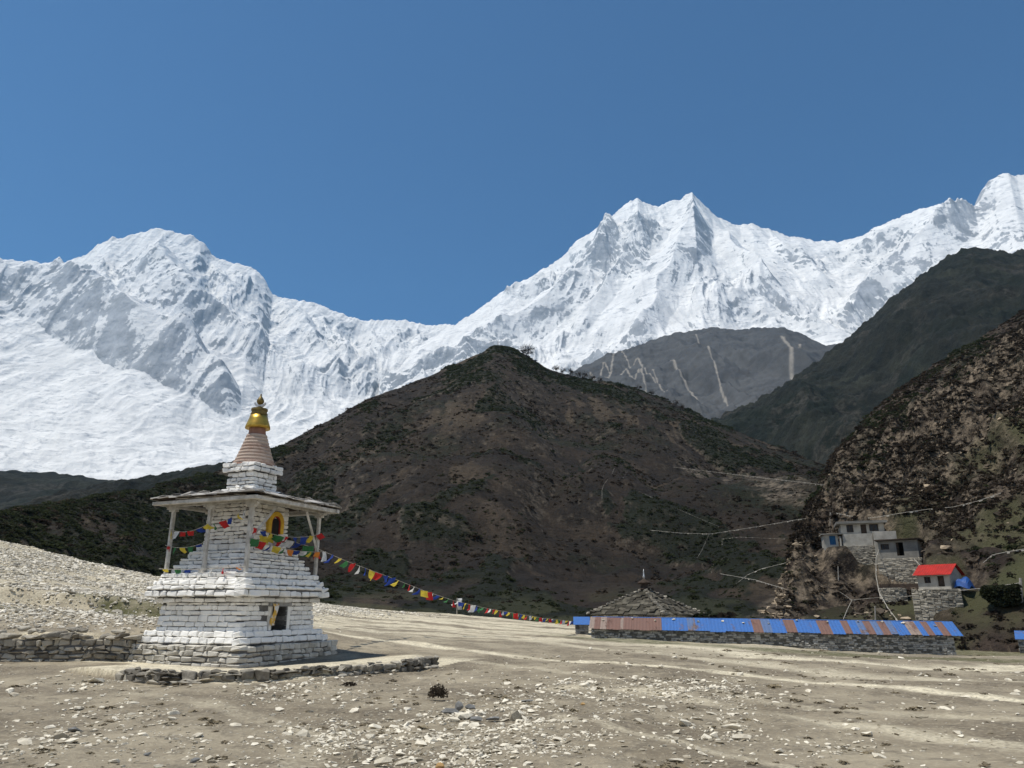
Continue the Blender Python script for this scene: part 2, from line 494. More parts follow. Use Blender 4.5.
def wall_y(x): return 23.75 + 0 * x
def ground_base(x, y):
    x = np.asarray(x, float); y = np.asarray(y, float)
    zf = T_FLAT(x, y); zm = T_MOR(x, y)
    left = smooth(-6.0, -9.5, x)
    y0 = wall_y(x) + (1 - left) * np.clip(x + 9.5, 0, 12) * 1.6
    w = 0.2 + (1 - left) * 14
    mk = smooth(y0 - w * .5, y0 + w * .5, y) * smooth(3, -12, x - y * .05)
    z = zf + (np.maximum(zm, zf) - zf) * mk
    # second little bank above the wall
    bk = smooth(0, .5, y - 30.5 - .4 * perlin(x * .3, x * 0, 3) ) * smooth(-9, -12, x) * smooth(16, 0, y - 31)
    z = z + .5 * bk
    # sandy platform round the shrine
    r = np.hypot(x, y)
    az = np.arctan2(x, y)
    fr = foot_r(az)
    sink = smooth(2, 40, r - fr)
    z = z * (1 - sink) + (-8) * sink
    z = np.where(y < 0, z * np.exp(-np.abs(np.minimum(y, 0)) / 60), z)
    return z
# platform: polygon in front of the shrine kept 0.22 m up by a rough kerb of stones
STU_C = V3(-8.649, 24.498, 0.0)
DL = V3(-.915, .4035, 0); DR = V3(.4035, .915, 0)       # along the two front faces, away from the near corner
def _plain_hit(px, py):
    a, b, c = pdir(px, py); t = -CAMZ / c
    return (t * a, t * b)
KERB = [_plain_hit(*q) for q in ((118, 677), (150, 680), (180, 681), (210, 681.5), (240, 682), (270, 680.5), (300, 678.5), (330, 675), (360, 672), (400, 669), (437, 665))]
def kerb_dist(x, y):
    """signed distance to the kerb line, positive on the shrine's side"""
    best = np.full(np.shape(x), 1e9); sg = np.zeros(np.shape(x))
    for (ax, ay), (bx, by) in zip(KERB[:-1], KERB[1:]):
        dx, dy = bx - ax, by - ay
        t = np.clip(((x - ax) * dx + (y - ay) * dy) / (dx * dx + dy * dy), 0, 1)
        qx, qy = x - (ax + t * dx), y - (ay + t * dy)
        d = np.hypot(qx, qy); s = np.sign(dx * qy - dy * qx)
        sg = np.where(d < best, s, sg); best = np.minimum(best, d)
    return best * sg
def ground_z(x, y, detail=True):
    x = np.asarray(x, float); y = np.asarray(y, float)
    z = ground_base(x, y)
    r = np.hypot(x, y)
    kd = kerb_dist(x, y)
    pl = smooth(-.02, .10, kd) * smooth(-2.4, -3.1, x) * smooth(9.0, 7.5, np.hypot(x - STU_C[0], y - STU_C[1])) * smooth(-13.2, -11.2, x)
    z = z + (0.0 - z) * 0 + pl * 0.18 * (1 - smooth(1.5, 3.4, kd)) 
    if detail:
        near = smooth(140, 60, r)
        amp = 1 - .75 * smooth(0, .3, kd) * smooth(8, 6, np.hypot(x - STU_C[0], y - STU_C[1]))
        z = z + near * amp * (.09 * fbm(x / 5.2, y / 5.2, 3, 21) + .035 * fbm(x / .9, y / .9, 4, 40))
        # moraine heaps
        mo = smooth(.5, 3, ground_base(x, y)) * smooth(24, 30, y)
        z = z + mo * near * .16 * fbm(x / 3.0, y / 3.0, 4, 60)
    return z

class Loft:
    """a hill flank: foot line and crest line traced from the photograph, each with its own range"""
    def __init__(self, ridge, foot, gamma=1.0, back=0.8):
        R = np.array(sorted(polar(*p) for p in ridge)); self.R = R
        self.gamma = gamma; self.back = back
        if foot is None: self.F = fp
        else: self.F = np.array(sorted(polar(*p) for p in foot))
        self.az0, self.az1 = R[0, 0], R[-1, 0]
    def crest(self, az): return np.interp(az, self.R[:, 0], self.R[:, 1]), np.interp(az, self.R[:, 0], self.R[:, 2])
    def foot(self, az): return np.interp(az, self.F[:, 0], self.F[:, 1]), np.interp(az, self.F[:, 0], self.F[:, 2])
    def t(self, az, r):
        df, zf = self.foot(az); dr, zr = self.crest(az)
        return (r - df) / np.maximum(dr - df, 1.0)
    def base(self, az, r):
        df, zf = self.foot(az); dr, zr = self.crest(az)
        t = (r - df) / np.maximum(dr - df, 1.0)
        tc = np.clip(t, 0, 1)
        s = tc ** self.gamma
        z = zf + (zr - zf) * s
        slope = (zr - zf) / np.maximum(dr - df, 1.0)
        z = np.where(t > 1, zr - (r - dr) * self.back * np.maximum(slope, .25), z)
        z = np.where(t < 0, zf + (r - df) * np.maximum(slope, .2) - .3 , z)
        return z
    def hit(self, px, py):
        x, y, zz = pdir(px, py); az = math.atan2(x, y); tn = zz / math.hypot(x, y)
        df, _ = self.foot(az); dr, _ = self.crest(az)
        r = np.linspace(df * .9, dr * 1.02, 1500)
        below = self.base(np.full_like(r, az), r) >= CAMZ + r * tn
        return az, (r[np.argmax(below)] if below.any() else dr)

MAIN = Loft([(-400, 470, 100), (-150, 500, 120), (0, 520, 140), (45, 512, 160), (100, 500, 185), (150, 490, 205), (200, 478, 230), (240, 464, 255), (275, 449, 280), (300, 436, 300), (330, 420, 320), (365, 400, 345), (400, 387, 372), (418, 380, 385), (440, 371, 395), (460, 361.5, 405), (480, 353, 410), (495, 345.5, 412), (510, 348, 415), (526, 354.5, 420), (545, 367, 425), (565, 374, 430), (590, 380, 435), (615, 384, 438), (640, 391, 435), (665, 400, 430), (700, 416, 420), (730, 428, 410), (760, 441, 400), (790, 452, 385), (815, 462, 370), (840, 474, 350), (880, 500, 300), (940, 540, 230)], None, 1.12, .9)
RIGHT = Loft([(772, 612, 90), (782, 580, 106), (792, 545, 122), (803, 515, 138), (815, 492, 152), (826, 474, 165), (836, 458, 175), (850, 438, 187), (870, 416, 202), (890, 396, 215), (910, 380, 226), (930, 368, 235), (960, 349, 250), (990, 331, 265), (1010, 319, 275), (1024, 311, 282), (1060, 290, 300), (1200, 235, 340), (1500, 240, 360)], None, 0.95, .5)

def scrub_patch(x, y):
    """0..1 where dark green shrubs close up, in patches drawn out down the slope"""
    u = x + 9 * perlin(x / 40, y / 40, 31); v = y + 9 * perlin(x / 40, y / 40, 32)
    n = fbm(u / 34, v / 60, 4, 35, .6) + .35 * fbm(u / 160, v / 160, 2, 39) - .0011 * (x + 30)
    return smooth(.02, .26, n)
def main_z(x, y):
    az = np.arctan2(x, y); r = np.hypot(x, y)
    z = MAIN.base(az, r); t = MAIN.t(az, r)
    k = smooth(0, .12, t)
    kr = k * (1 - .97 * smooth(.55, 1.0, t))
    z = z + kr * (6.5 * fbm(x / 75, y / 75, 3, 101) - 8.5 * (ridged(x / 95 + .35 * perlin(x / 60, y / 60, 9), y / 260, 3, 105) - .9))
    z = z + k * (1.0 * fbm(x / 13, y / 13, 4, 111) + .45 * fbm(x / 3.2, y / 3.2, 3, 121)) * (1 - .6 * smooth(.85, 1, t)) + k * 1.1 * scrub_patch(x, y)
    return z

CUTS = []      # (px0, px1, r1, z at r1): ground pulled down in front of a tall terrace wall
SITES = []     # (x, y, z, half-extent) benches cut for the houses
def right_z(x, y, sites=True):
    az = np.arctan2(x, y); r = np.hypot(x, y)
    z = RIGHT.base(az, r); t = RIGHT.t(az, r)
    k = smooth(0, .10, t) * smooth(-.005, .05, az - RIGHT.az0); kr = k * (1 - .8 * smooth(.85, 1.0, t))
    z = z + kr * (6.5 * fbm(x / 42, y / 42, 4, 201))
    # crags: stepped bands of cliff half-way up
    band = smooth(.10, .26, t) * smooth(.85, .6, t)
    st = z / 7.5 + .9 * fbm(x / 22, y / 22, 3, 215)
    stp = (np.floor(st) + smooth(.25, .75, st - np.floor(st))) * 7.5 - .9 * 7.5 * fbm(x / 22, y / 22, 3, 215)
    z = z + band * .85 * (stp - z)
    edge = smooth(.16, 0, az - np.interp(.5, [0, 1], [RIGHT.az0, RIGHT.az0])) * smooth(.12, .3, t)
    rg = ridged(x / 15, y / 15, 4, 225) - .8
    rg2 = ridged(x / 6 + .3 * perlin(x / 9, y / 9, 7), y / 6, 3, 228) - .8
    z = z + kr * (band * 3.0 + edge * 2.4 + .5) * rg + kr * (band * 1.1 + edge * .8 + .1) * rg2
    z = z + k * (.9 * fbm(x / 7, y / 7, 4, 231) + .28 * fbm(x / 1.7, y / 1.7, 3, 241))
    if sites:
        for (sx, sy, sz, h) in SITES:
            d = np.maximum(np.abs(x - sx), np.abs(y - sy))
            dd = np.hypot(x - sx, y - sy)
            w = smooth(h + 1.6 + .9 * perlin(x / 2.2, y / 2.2, 19), h - .2, dd)
            z = z + (sz - .05 - z) * w
        for (a0, a1, r1, zc) in CUTS:
            w = smooth(a0 - .012, a0, az) * smooth(a1 + .012, a1, az) * smooth(r1 + .3, r1 - .1, r)
            z = z + (np.minimum(z, zc - .32 * (r1 - r)) - z) * w
    return z

def surf(x, y, sites=True):
    az = np.arctan2(x, y)
    z = ground_z(x, y, False)
    z = np.maximum(z, np.where(az < MAIN.az1, main_z(x, y), -99))
    z = np.maximum(z, np.where(az > RIGHT.az0, right_z(x, y, sites), -99))
    return z
def hit(px, py, sites=True, r0=4.0, r1=480.0):
    """where the ray through a point of the photograph meets the terrain"""
    a, b, c = pdir(px, py); L = math.hypot(a, b)
    r = np.exp(np.linspace(math.log(r0), math.log(r1), 6000))
    x, y, z = r * a / L, r * b / L, CAMZ + r * c / L
    s = surf(x, y, sites) >= z
    i = int(np.argmax(s)) if s.any() else len(r) - 1
    return V3(x[i], y[i], z[i])
def ghit(px, py):
    a, b, c = pdir(px, py); L = math.hypot(a, b)
    r = np.exp(np.linspace(math.log(4), math.log(200), 4000))
    x, y, z = r * a / L, r * b / L, CAMZ + r * c / L
    s = ground_z(x, y, False) >= z
    i = int(np.argmax(s)) if s.any() else len(r) - 1
    return V3(x[i], y[i], z[i])

def polyline_dist(x, y, pts):
    best = np.full(x.shape, 1e9)
    for a, b in zip(pts[:-1], pts[1:]):
        dx, dy = b[0] - a[0], b[1] - a[1]
        t = np.clip(((x - a[0]) * dx + (y - a[1]) * dy) / (dx * dx + dy * dy + 1e-12), 0, 1)
        best = np.minimum(best, np.hypot(x - a[0] - t * dx, y - a[1] - t * dy))
    return best

# house benches: found on the bare hill first
HOUSE_PX = {"white": (861, 548, 3.8), "grey": (897, 566, 3.2), "red": (938, 592, 2.9)}
_s = []
for k, (px, py, h) in HOUSE_PX.items():
    p = hit(px, py, False); _s.append((k, p, h))
HOUSE = {k: p for k, p, h in _s}

# ------------------------------------------------------------------ ground
NEAR = math.radians(50)
az = np.concatenate([np.linspace(-math.pi, -NEAR, 60)[:-1], np.linspace(-NEAR, NEAR, 1130), np.linspace(NEAR, math.pi, 60)[1:]])
r = np.concatenate([[0.05, .6, 1.3, 2.2], np.exp(np.linspace(math.log(3.2), math.log(150), 620)), [200, 400, 1000, 3000, 6600]])
A, Rr = np.meshgrid(az, r, indexing='ij')
X, Y = Rr * np.sin(A), Rr * np.cos(A)
Z = ground_z(X, Y)
tracks = [([(250, 600), (340, 611), (460, 624), (575, 634), (700, 648), (778, 658), (936, 668), (1060, 668)], 1.5, .9),
          ([(330, 618), (450, 632), (565, 645), (620, 651), (778, 664), (860, 676), (936, 680), (1060, 684)], .8, .55),
          ([(330, 632), (400, 642), (565, 661), (620, 664), (735, 674), (817, 681), (916, 690), (1024, 702), (1200, 722)], .38, 1.0),
          ([(560, 716), (620, 731), (660, 741), (719, 754), (800, 770), (860, 790)], .12, .4),
          ([(560, 690), (640, 690), (793, 715), (900, 733), (1024, 754), (1200, 780)], .30, .55),
          ([(420, 655), (520, 668), (640, 680), (760, 700), (900, 712), (1024, 722)], .2, .35),
          ([(-60, 661), (60, 659), (140, 662), (200, 672), (237, 676), (300, 672), (345, 664)], .35, 1.0),
          ([(120, 690), (200, 700), (250, 712), (330, 735), (260, 790)], .22, .25)]
TR = np.zeros_like(X)
wob = .16 * fbm(X / 2.5, Y / 2.5, 3, 300)
for pts, w, s in tracks:
    P = [ghit(min(max(px, -200), 1300), py) for px, py in pts]
    d = polyline_dist(X, Y, P) + wob * w
    TR = np.maximum(TR, s * smooth(w * 1.7, w * .5, d) * smooth(-1.0, .05, fbm(X / 1.6, Y / 6, 3, 310)))
TR = np.maximum(TR, .5 * smooth(.8, 2.0, ground_base(X, Y)) * smooth(24, 27, Y) * smooth(2, -6, X))
TR = np.maximum(TR, .8 * smooth(26, 46, Y) * smooth(-.35, .15, fbm(X / 11, Y / 3.2, 5, 312, .6)) * smooth(.55, .2, A))
kd = kerb_dist(X, Y)
TR = np.maximum(TR, .85 * smooth(0.05, .2, kd) * smooth(3.2, 1.4, kd))
# grass at the foot of the long wall and on the bank
gw = [ghit(600, 639), ghit(700, 645), ghit(770, 650), ghit(860, 656), ghit(957, 659)]
TURF = .9 * smooth(6.5, 1.5, polyline_dist(X, Y, gw) + wob * 1.2)
TURF = np.maximum(TURF, .9 * smooth(14, 2, foot_r(A) - Rr) * smooth(.12, .3, A))
TURF = np.maximum(TURF, .95 * smooth(-.25, .25, fbm(X / 4, Y / 2, 4, 330)) * smooth(28.8, 30, Y) * smooth(33, 31.2, Y) * smooth(-8, -11, X))
ground = link("ground", np_mesh("ground", np.stack([X, Y, Z], -1).reshape(-1, 3), grid_faces(len(az), len(r))[:, ::-1], {"track": TR, "turf": TURF}), M_DIRT)
tag(ground, kind="structure")

# ------------------------------------------------------------------ hills
def polar_sheet(name, loft, zfun, naz, tt, mat, attrs=None, az0=None, az1=None):
    az = np.linspace(az0 if az0 is not None else loft.az0, az1 if az1 is not None else loft.az1, naz)
    df, _ = loft.foot(az); dr, _ = loft.crest(az)
    Rr = df[:, None] + (dr - df)[:, None] * np.asarray(tt)[None, :]
    A = np.repeat(az[:, None], len(tt), 1)
    X, Y = Rr * np.sin(A), Rr * np.cos(A)
    Z = zfun(X, Y)
    at = attrs(X, Y, Z, A, Rr) if attrs else {}
    o = link(name, np_mesh(name, np.stack([X, Y, Z], -1).reshape(-1, 3), grid_faces(naz, len(tt))[:, ::-1], at), mat)
    return tag(o, kind="structure"), X, Y, Z, at

def slope_of(X, Y, Z):
    P = np.stack([X, Y, Z], -1)
    du = np.gradient(P, axis=0); dv = np.gradient(P, axis=1)
    n = np.cross(du, dv); n /= np.linalg.norm(n, axis=-1, keepdims=True) + 1e-12
    return np.abs(n[..., 2])

tt_hill = np.concatenate([np.linspace(-.12, 0, 8)[:-1], np.linspace(0, 1.0, 430), np.linspace(1.01, 1.6, 30)])
def main_attrs(X, Y, Z, A, Rr):
    t = MAIN.t(A, Rr)
    gully = [hit(780, 622)[:2], hit(778, 600)[:2], hit(786, 575)[:2], hit(795, 545)[:2]]
    d = polyline_dist(X, Y, gully) + 1.5 * fbm(X / 4, Y / 4, 3, 77)
    rock = .9 * smooth(3.5, 1.0, d)
    out = [hit(690, 463)[:2], hit(740, 478)[:2], hit(800, 500)[:2]]
    rock = np.maximum(rock, .85 * smooth(9, 2, polyline_dist(X, Y, out) + 5 * fbm(X / 9, Y / 9, 3, 78)))
    nz = slope_of(X, Y, Z)
    rock = np.maximum(rock, .55 * smooth(.80, .62, nz))
    turf = .5 * smooth(.08, 0, t) * smooth(.1, .35, fbm(X / 10, Y / 10, 3, 79) + .2)
    tan_ = smooth(.12, .5, fbm(X / 16 + .4 * perlin(X / 30, Y / 30, 5), Y / 70, 4, 81, .6)) * (1 - scrub_patch(X, Y)) * smooth(-.15, .25, fbm(X / 90, Y / 90, 2, 83))
    return {"rock": rock, "turf": turf, "green": scrub_patch(X, Y), "tan": tan_}
o_main, *_ = polar_sheet("hill", MAIN, main_z, 1050, tt_hill, M_HILL, main_attrs)

_g = HOUSE['grey']; _rg = math.hypot(_g[0], _g[1]) - 1.1
CUTS[:] = [(polar(878, 570, 1)[0], polar(917, 570, 1)[0], _rg, polar(897, 583, _rg)[2])]
SITES[:] = [(p[0] + .0, p[1] + .8 * h * .5, p[2] + 0.2, h) for k, p, h in _s]
def right_attrs(X, Y, Z, A, Rr):
    t = RIGHT.t(A, Rr)
    nz = slope_of(X, Y, Z)
    rock = smooth(.86, .6, nz)
    edge = smooth(.14, .02, A - RIGHT.az0) * smooth(.05, .2, t)
    mid = smooth(.07, .2, t) * smooth(.85, .5, t)
    rock = np.maximum(rock * (.5 + .5 * np.maximum(mid, edge)), .8 * smooth(-.05, .4, fbm(X / 11, Y / 11, 5, 401)) * np.maximum(mid, edge))
    turf = .95 * smooth(.22, .10, t + .16 * fbm(X / 14, Y / 14, 3, 402)) * smooth(-.45, .2, fbm(X / 8, Y / 8, 4, 403))
    return {"rock": rock, "turf": turf, "green": smooth(.0, .3, fbm(X / 18, Y / 18, 4, 406)) * smooth(.1, .25, t) * (1 - .7 * rock), "tan": .8 * smooth(.1, .5, fbm(X / 9, Y / 16, 4, 407))}
o_right, *_ = polar_sheet("hill", RIGHT, right_z, 800, tt_hill, M_CRAG, right_attrs)

def far_z(loft, a1, l1, a2, l2, seed, ridge_amp=0.0):
    def f(x, y):
        az = np.arctan2(x, y); r = np.hypot(x, y)
        z = loft.base(az, r); t = loft.t(az, r)
        k = smooth(0, .1, t) * (1 - .93 * smooth(.55, 1, t))
        rs = ridged(r * az / l1, r / (l1 * 3.0) , 4, seed + 9) - .9
        return z + k * (a1 * fbm(x / l1, y / l1, 4, seed) + ridge_amp * rs) + a2 * fbm(x / l2, y / l2, 4, seed + 5)
    return f
tt_far = np.concatenate([np.linspace(-.1, 0, 6)[:-1], np.linspace(0, 1, 220), np.linspace(1.01, 1.5, 20)])
zero = lambda X, Y, Z, A, R: {"rock": .5 * smooth(.2, .6, fbm(X / 60, Y / 60, 5, 17)), "turf": 0 * X}
# forested ridge coming down from the right
RR = Loft([(690, 428, 700), (715, 419, 730), (760, 400, 780), (800, 372, 840), (840, 345, 890), (865, 322, 920), (890, 301, 950), (920, 276, 990), (940, 262, 1010), (958, 252, 1030), (970, 247, 1040), (985, 248, 1050), (1010, 252, 1060), (1024, 250, 1070), (1100, 240, 1100), (1250, 252, 1130), (1500, 280, 1150), (1800, 330, 1150)],
          [(690, 520, 430), (800, 520, 430), (1100, 500, 430), (1800, 520, 430)], 1.0)
polar_sheet("forested_ridge", RR, far_z(RR, 26, 130, 4.0, 11, 500, 20), 900, tt_far, M_FAR, zero)
# low wooded ridges on the left, the nearer and the farther one
L1 = Loft([(-900, 560, 420), (-500, 538, 420), (-200, 545, 420), (-60, 530, 430), (0, 512, 450), (40, 498, 470), (70, 490, 485), (110, 483, 500), (150, 476, 520), (190, 469, 540), (220, 465, 550), (300, 452, 580)], [(-200, 570, 280), (300, 520, 280)], 1.0)
polar_sheet("wooded_ridge", L1, far_z(L1, 10, 90, 2.2, 9, 540, 5), 420, tt_far, M_FAR, zero)
L2 = Loft([(-900, 450, 1000), (-450, 452, 1000), (-200, 465, 1000), (-60, 468, 1000), (0, 471, 1000), (30, 472, 1000), (70, 475, 1000), (110, 480, 1000), (200, 500, 1000)], [(-200, 530, 650), (200, 530, 650)], 1.0)
polar_sheet("wooded_ridge", L2, far_z(L2, 14, 150, 3.0, 20, 560, 8), 300, tt_far, M_FAR, zero)
# bare grey mountain with pale gullies in the gap
GAP = Loft([(520, 395, 1500), (560, 378, 1560), (585, 366, 1600), (605, 356, 1640), (628, 350, 1680), (640, 345, 1700), (668, 336, 1760), (690, 331, 1800), (710, 329, 1800), (745, 330, 1800), (785, 328, 1780), (805, 335, 1760), (825, 344, 1740), (870, 350, 1700)], [(520, 470, 900), (870, 470, 900)], 1.0)
def gap_attrs(X, Y, Z, A, R):
    lines = [([(672, 362), (690, 380), (712, 407)], 6), ([(696, 335), (702, 352), (716, 372), (722, 390), (730, 402)], 4), ([(782, 338), (792, 350), (794, 372), (790, 385)], 9), ([(800, 346), (796, 362)], 5),
             ([(598, 378), (604, 362), (611, 371), (614, 354), (608, 378)], 4), ([(618, 376), (626, 364), (634, 380), (640, 362), (646, 384), (640, 392)], 5), ([(622, 352), (630, 362), (638, 356), (648, 370), (660, 378)], 4), ([(590, 370), (596, 379), (606, 383)], 5), ([(652, 366), (660, 380), (668, 390)], 4)]
    wob = 1.6 * fbm(X / 16, Y / 16, 3, 88)
    s = 0 * X
    for P, w in lines:
        q = []
        for px, py in P:
            a, rr = GAP.hit(px, py); q.append((rr * math.sin(a), rr * math.cos(a)))
        s = np.maximum(s, .45 * smooth(w * .62, w * .08, polyline_dist(X, Y, q) + wob))
    return {"scree": s}
polar_sheet("grey_mountain", GAP, far_z(GAP, 30, 200, 6.0, 30, 600, 34), 520, tt_far, M_SCREE, gap_attrs)

# ------------------------------------------------------------------ snow mountains
def snow_fun(loft, spurs, seed, amp=150, rough_mask=None):
    tents = []
    for P, lift, k in spurs:
        q = []
        for px, py in P:
            a, rr = loft.hit(px, py)
            q.append((rr * math.sin(a), rr * math.cos(a), float(loft.base(np.array([a]), np.array([rr]))[0]) ))
        tents.append((q, lift, k))
    def f(x, y):
        az = np.arctan2(x, y); r = np.hypot(x, y)
        z = loft.base(az, r); t = loft.t(az, r)
        for q, lift0, k in tents:
            add = np.zeros_like(z); lift = lift0 * smooth(1.0, .78, t)
            n = len(q) - 1
            wx = 60 * perlin(x / 300, y / 300, seed + 71); wy = 60 * perlin(x / 300, y / 300, seed + 72)
            for i, (a, b) in enumerate(zip(q[:-1], q[1:])):
                dx, dy = b[0] - a[0], b[1] - a[1]
                tt = np.clip(((x + wx - a[0]) * dx + (y + wy - a[1]) * dy) / (dx * dx + dy * dy), 0, 1)
                d = np.hypot(x + wx - a[0] - tt * dx, y + wy - a[1] - tt * dy)
                add = np.maximum(add, lift * (1 - .35 * smooth(n - 1.3, n, i + tt)) - k * d)
            z = z + add
        kk = smooth(-.05, .12, t) * (1 - .9 * smooth(.88, 1.0, t))
        s = r * az
        wx = .5 * fbm(x / 900, y / 900, 2, seed + 3)
        big = ridged(s / 900 + wx, r / 1500 + wx, 6, seed, .52) - 1.0
        flu = ridged(s / 150 + 2 * wx + .4 * perlin(x / 200, y / 200, seed + 4), r / 620, 4, seed + 20, .5) - 1.0
        rm = 1.0 if rough_mask is None else rough_mask(az, r, t, x, y)
        z = z + kk * rm * (amp * big + .22 * amp * flu) + (kk * .7 + .3) * rm * (10 * fbm(x / 90, y / 90, 4, seed + 40, .55)) * smooth(-.1, .1, t)
        z = z + smooth(.9, 1.0, t) * smooth(1.12, 1.0, t) * 14 * fbm(s / 70, s * 0 + 1.7, 4, seed + 60, .6)
        return z
    return f
def snow_attrs(bands, loft):
    qs = []
    for P, w, val in bands:
        q = []
        for px, py in P:
            a, rr = loft.hit(px, py); q.append((rr * math.sin(a), rr * math.cos(a)))
        qs.append((q, w, val))
    def f(X, Y, Z, A, R):
        nz = slope_of(X, Y, Z)
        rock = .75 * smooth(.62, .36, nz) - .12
        for q, w, val in qs:
            d = polyline_dist(X, Y, q) + .4 * w * fbm(X / w, Y / w, 4, 909)
            rock = rock + val * smooth(w, w * .3, d) * smooth(-.55, .25, fbm(X / 140, Y / 140, 4, 911))
        return {"rock": rock}
    return f
tt_snow = np.concatenate([np.linspace(-.12, 0, 6)[:-1], np.linspace(0, 1, 560), np.linspace(1.006, 1.35, 40)])
SR = Loft([(380, 372, 4700), (420, 345, 4750), (440, 332, 4800), (455, 325, 4830), (480, 308, 4900), (505, 291, 4950), (530, 279, 5000), (555, 263, 5050), (575, 243, 5100), (590, 232, 5130), (608, 219, 5160), (622, 207, 5200), (630, 200, 5200), (637, 197, 5200), (648, 204, 5210), (658, 206, 5210), (668, 203, 5200), (680, 199, 5200), (692, 191, 5200), (700, 200, 5210), (712, 213, 5220), (725, 220, 5230), (740, 226, 5240), (752, 224, 5250), (770, 230, 5260), (790, 237, 5280), (800, 237, 5300), (815, 241, 5320), (840, 242, 5360), (860, 237, 5300), (880, 227, 5250), (905, 216, 5200), (930, 207, 5150), (950, 204, 5100), (965, 207, 5080), (974, 205, 5060), (982, 192, 5050), (990, 180, 5040), (998, 175, 5030), (1008, 172, 5020), (1016, 176, 5020), (1024, 175, 5020), (1060, 190, 5000), (1130, 214, 5000), (1200, 205, 4950), (1320, 250, 4900), (1500, 262, 4800), (1800, 300, 4700)],
          [(380, 440, 3100), (620, 430, 2900), (860, 420, 2900), (1100, 420, 3000), (1800, 440, 3000)], 1.12)
fr = snow_fun(SR, [([(637, 197), (610, 240), (570, 290), (520, 330), (470, 360)], 150, .8), ([(692, 191), (690, 240), (660, 290), (640, 330)], 130, .9), ([(692, 191), (730, 250), (760, 290), (790, 310)], 120, .9),
                   ([(640, 230), (600, 300), (560, 340)], 90, .8), ([(770, 230), (790, 260), (820, 285)], 110, .9), ([(1000, 174), (960, 230), (920, 265), (880, 290), (850, 320)], 170, .9), ([(600, 255), (545, 290), (500, 310)], 80, .7)], 700, 130,
              lambda az, r, t, x, y: .35 + .75 * smooth(-.4, .4, fbm(x / 700, y / 700, 2, 777)))
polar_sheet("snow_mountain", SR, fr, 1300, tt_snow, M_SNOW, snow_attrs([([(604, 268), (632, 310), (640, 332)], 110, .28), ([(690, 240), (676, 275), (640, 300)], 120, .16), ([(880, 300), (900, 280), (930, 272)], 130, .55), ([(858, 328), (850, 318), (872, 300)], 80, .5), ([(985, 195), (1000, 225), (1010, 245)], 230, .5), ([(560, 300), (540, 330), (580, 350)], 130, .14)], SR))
SL = Loft([(-900, 330, 5100), (-600, 290, 5200), (-420, 268, 5250), (-330, 240, 5300), (-260, 232, 5300), (-120, 250, 5300), (-50, 248, 5250), (0, 257, 5200), (18, 262, 5200), (40, 262, 5200), (62, 263, 5210), (85, 257, 5230), (97, 246, 5260), (112, 237, 5290), (122, 238, 5300), (138, 233, 5310), (152, 228, 5320), (165, 229, 5320), (180, 232, 5320), (196, 237, 5320), (205, 244, 5320), (212, 255, 5320), (232, 262, 5320), (256, 268, 5300), (266, 280, 5290), (273, 296, 5280), (300, 300, 5300), (318, 304, 5300), (335, 312, 5310), (362, 320, 5320), (380, 319, 5330), (410, 322, 5350), (430, 325, 5360), (450, 324, 5360), (470, 330, 5360), (520, 350, 5360)],
          [(-900, 520, 2700), (-260, 520, 2700), (0, 500, 2700), (260, 490, 2800), (520, 450, 3000)], 1.25)
fl = snow_fun(SL, [([(18, 262), (-20, 280), (40, 300), (110, 330), (170, 362), (222, 400)], 230, 1.1), ([(160, 228), (150, 262), (175, 300), (215, 330), (260, 360), (300, 385)], 150, .8), ([(205, 244), (240, 290), (262, 300)], 120, .9),
                   ([(273, 296), (300, 330), (330, 360), (340, 390)], 100, .8), ([(380, 319), (370, 350), (360, 390)], 80, .8), ([(430, 325), (410, 360), (390, 390)], 70, .8), ([(112, 237), (70, 275), (20, 285)], 90, .7)], 800, 90,
              lambda az, r, t, x, y: .36 + .7 * smooth(.42, .72, t + .25 * fbm(x / 600, y / 600, 2, 779)) + .25 * smooth(-.1, .3, az + .5))
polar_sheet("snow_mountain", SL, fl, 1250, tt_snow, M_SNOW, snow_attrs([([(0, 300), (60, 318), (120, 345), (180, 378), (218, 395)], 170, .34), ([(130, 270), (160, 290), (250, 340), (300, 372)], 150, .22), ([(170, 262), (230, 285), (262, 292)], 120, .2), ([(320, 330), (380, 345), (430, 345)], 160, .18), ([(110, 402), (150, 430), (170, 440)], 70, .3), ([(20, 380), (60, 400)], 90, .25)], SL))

# unseen snow range added behind the camera and beside it, to bounce fill light
az = np.linspace(math.radians(52), math.radians(304), 260); r = np.linspace(2300, 5200, 70)
A, Rr = np.meshgrid(az, r, indexing='ij'); X, Y = Rr * np.sin(A), Rr * np.cos(A)
cr = 4200 * math.tan(math.radians(25)) * (1 + .22 * fbm(np.sin(A) * 4, np.cos(A) * 4, 3, 951))
tq = np.clip((Rr - 2300) / 1900, 0, 1)
Z = np.where(Rr < 4200, -10 + (cr + 10) * tq ** 1.2, cr - (Rr - 4200) * .6) + 130 * (ridged(X / 800, Y / 800, 5, 960) - 1) * smooth(0, .15, tq)
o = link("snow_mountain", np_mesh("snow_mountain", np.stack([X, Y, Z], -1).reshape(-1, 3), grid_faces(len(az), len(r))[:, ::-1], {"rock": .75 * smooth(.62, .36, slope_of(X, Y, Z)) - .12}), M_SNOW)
tag(o, kind="structure")

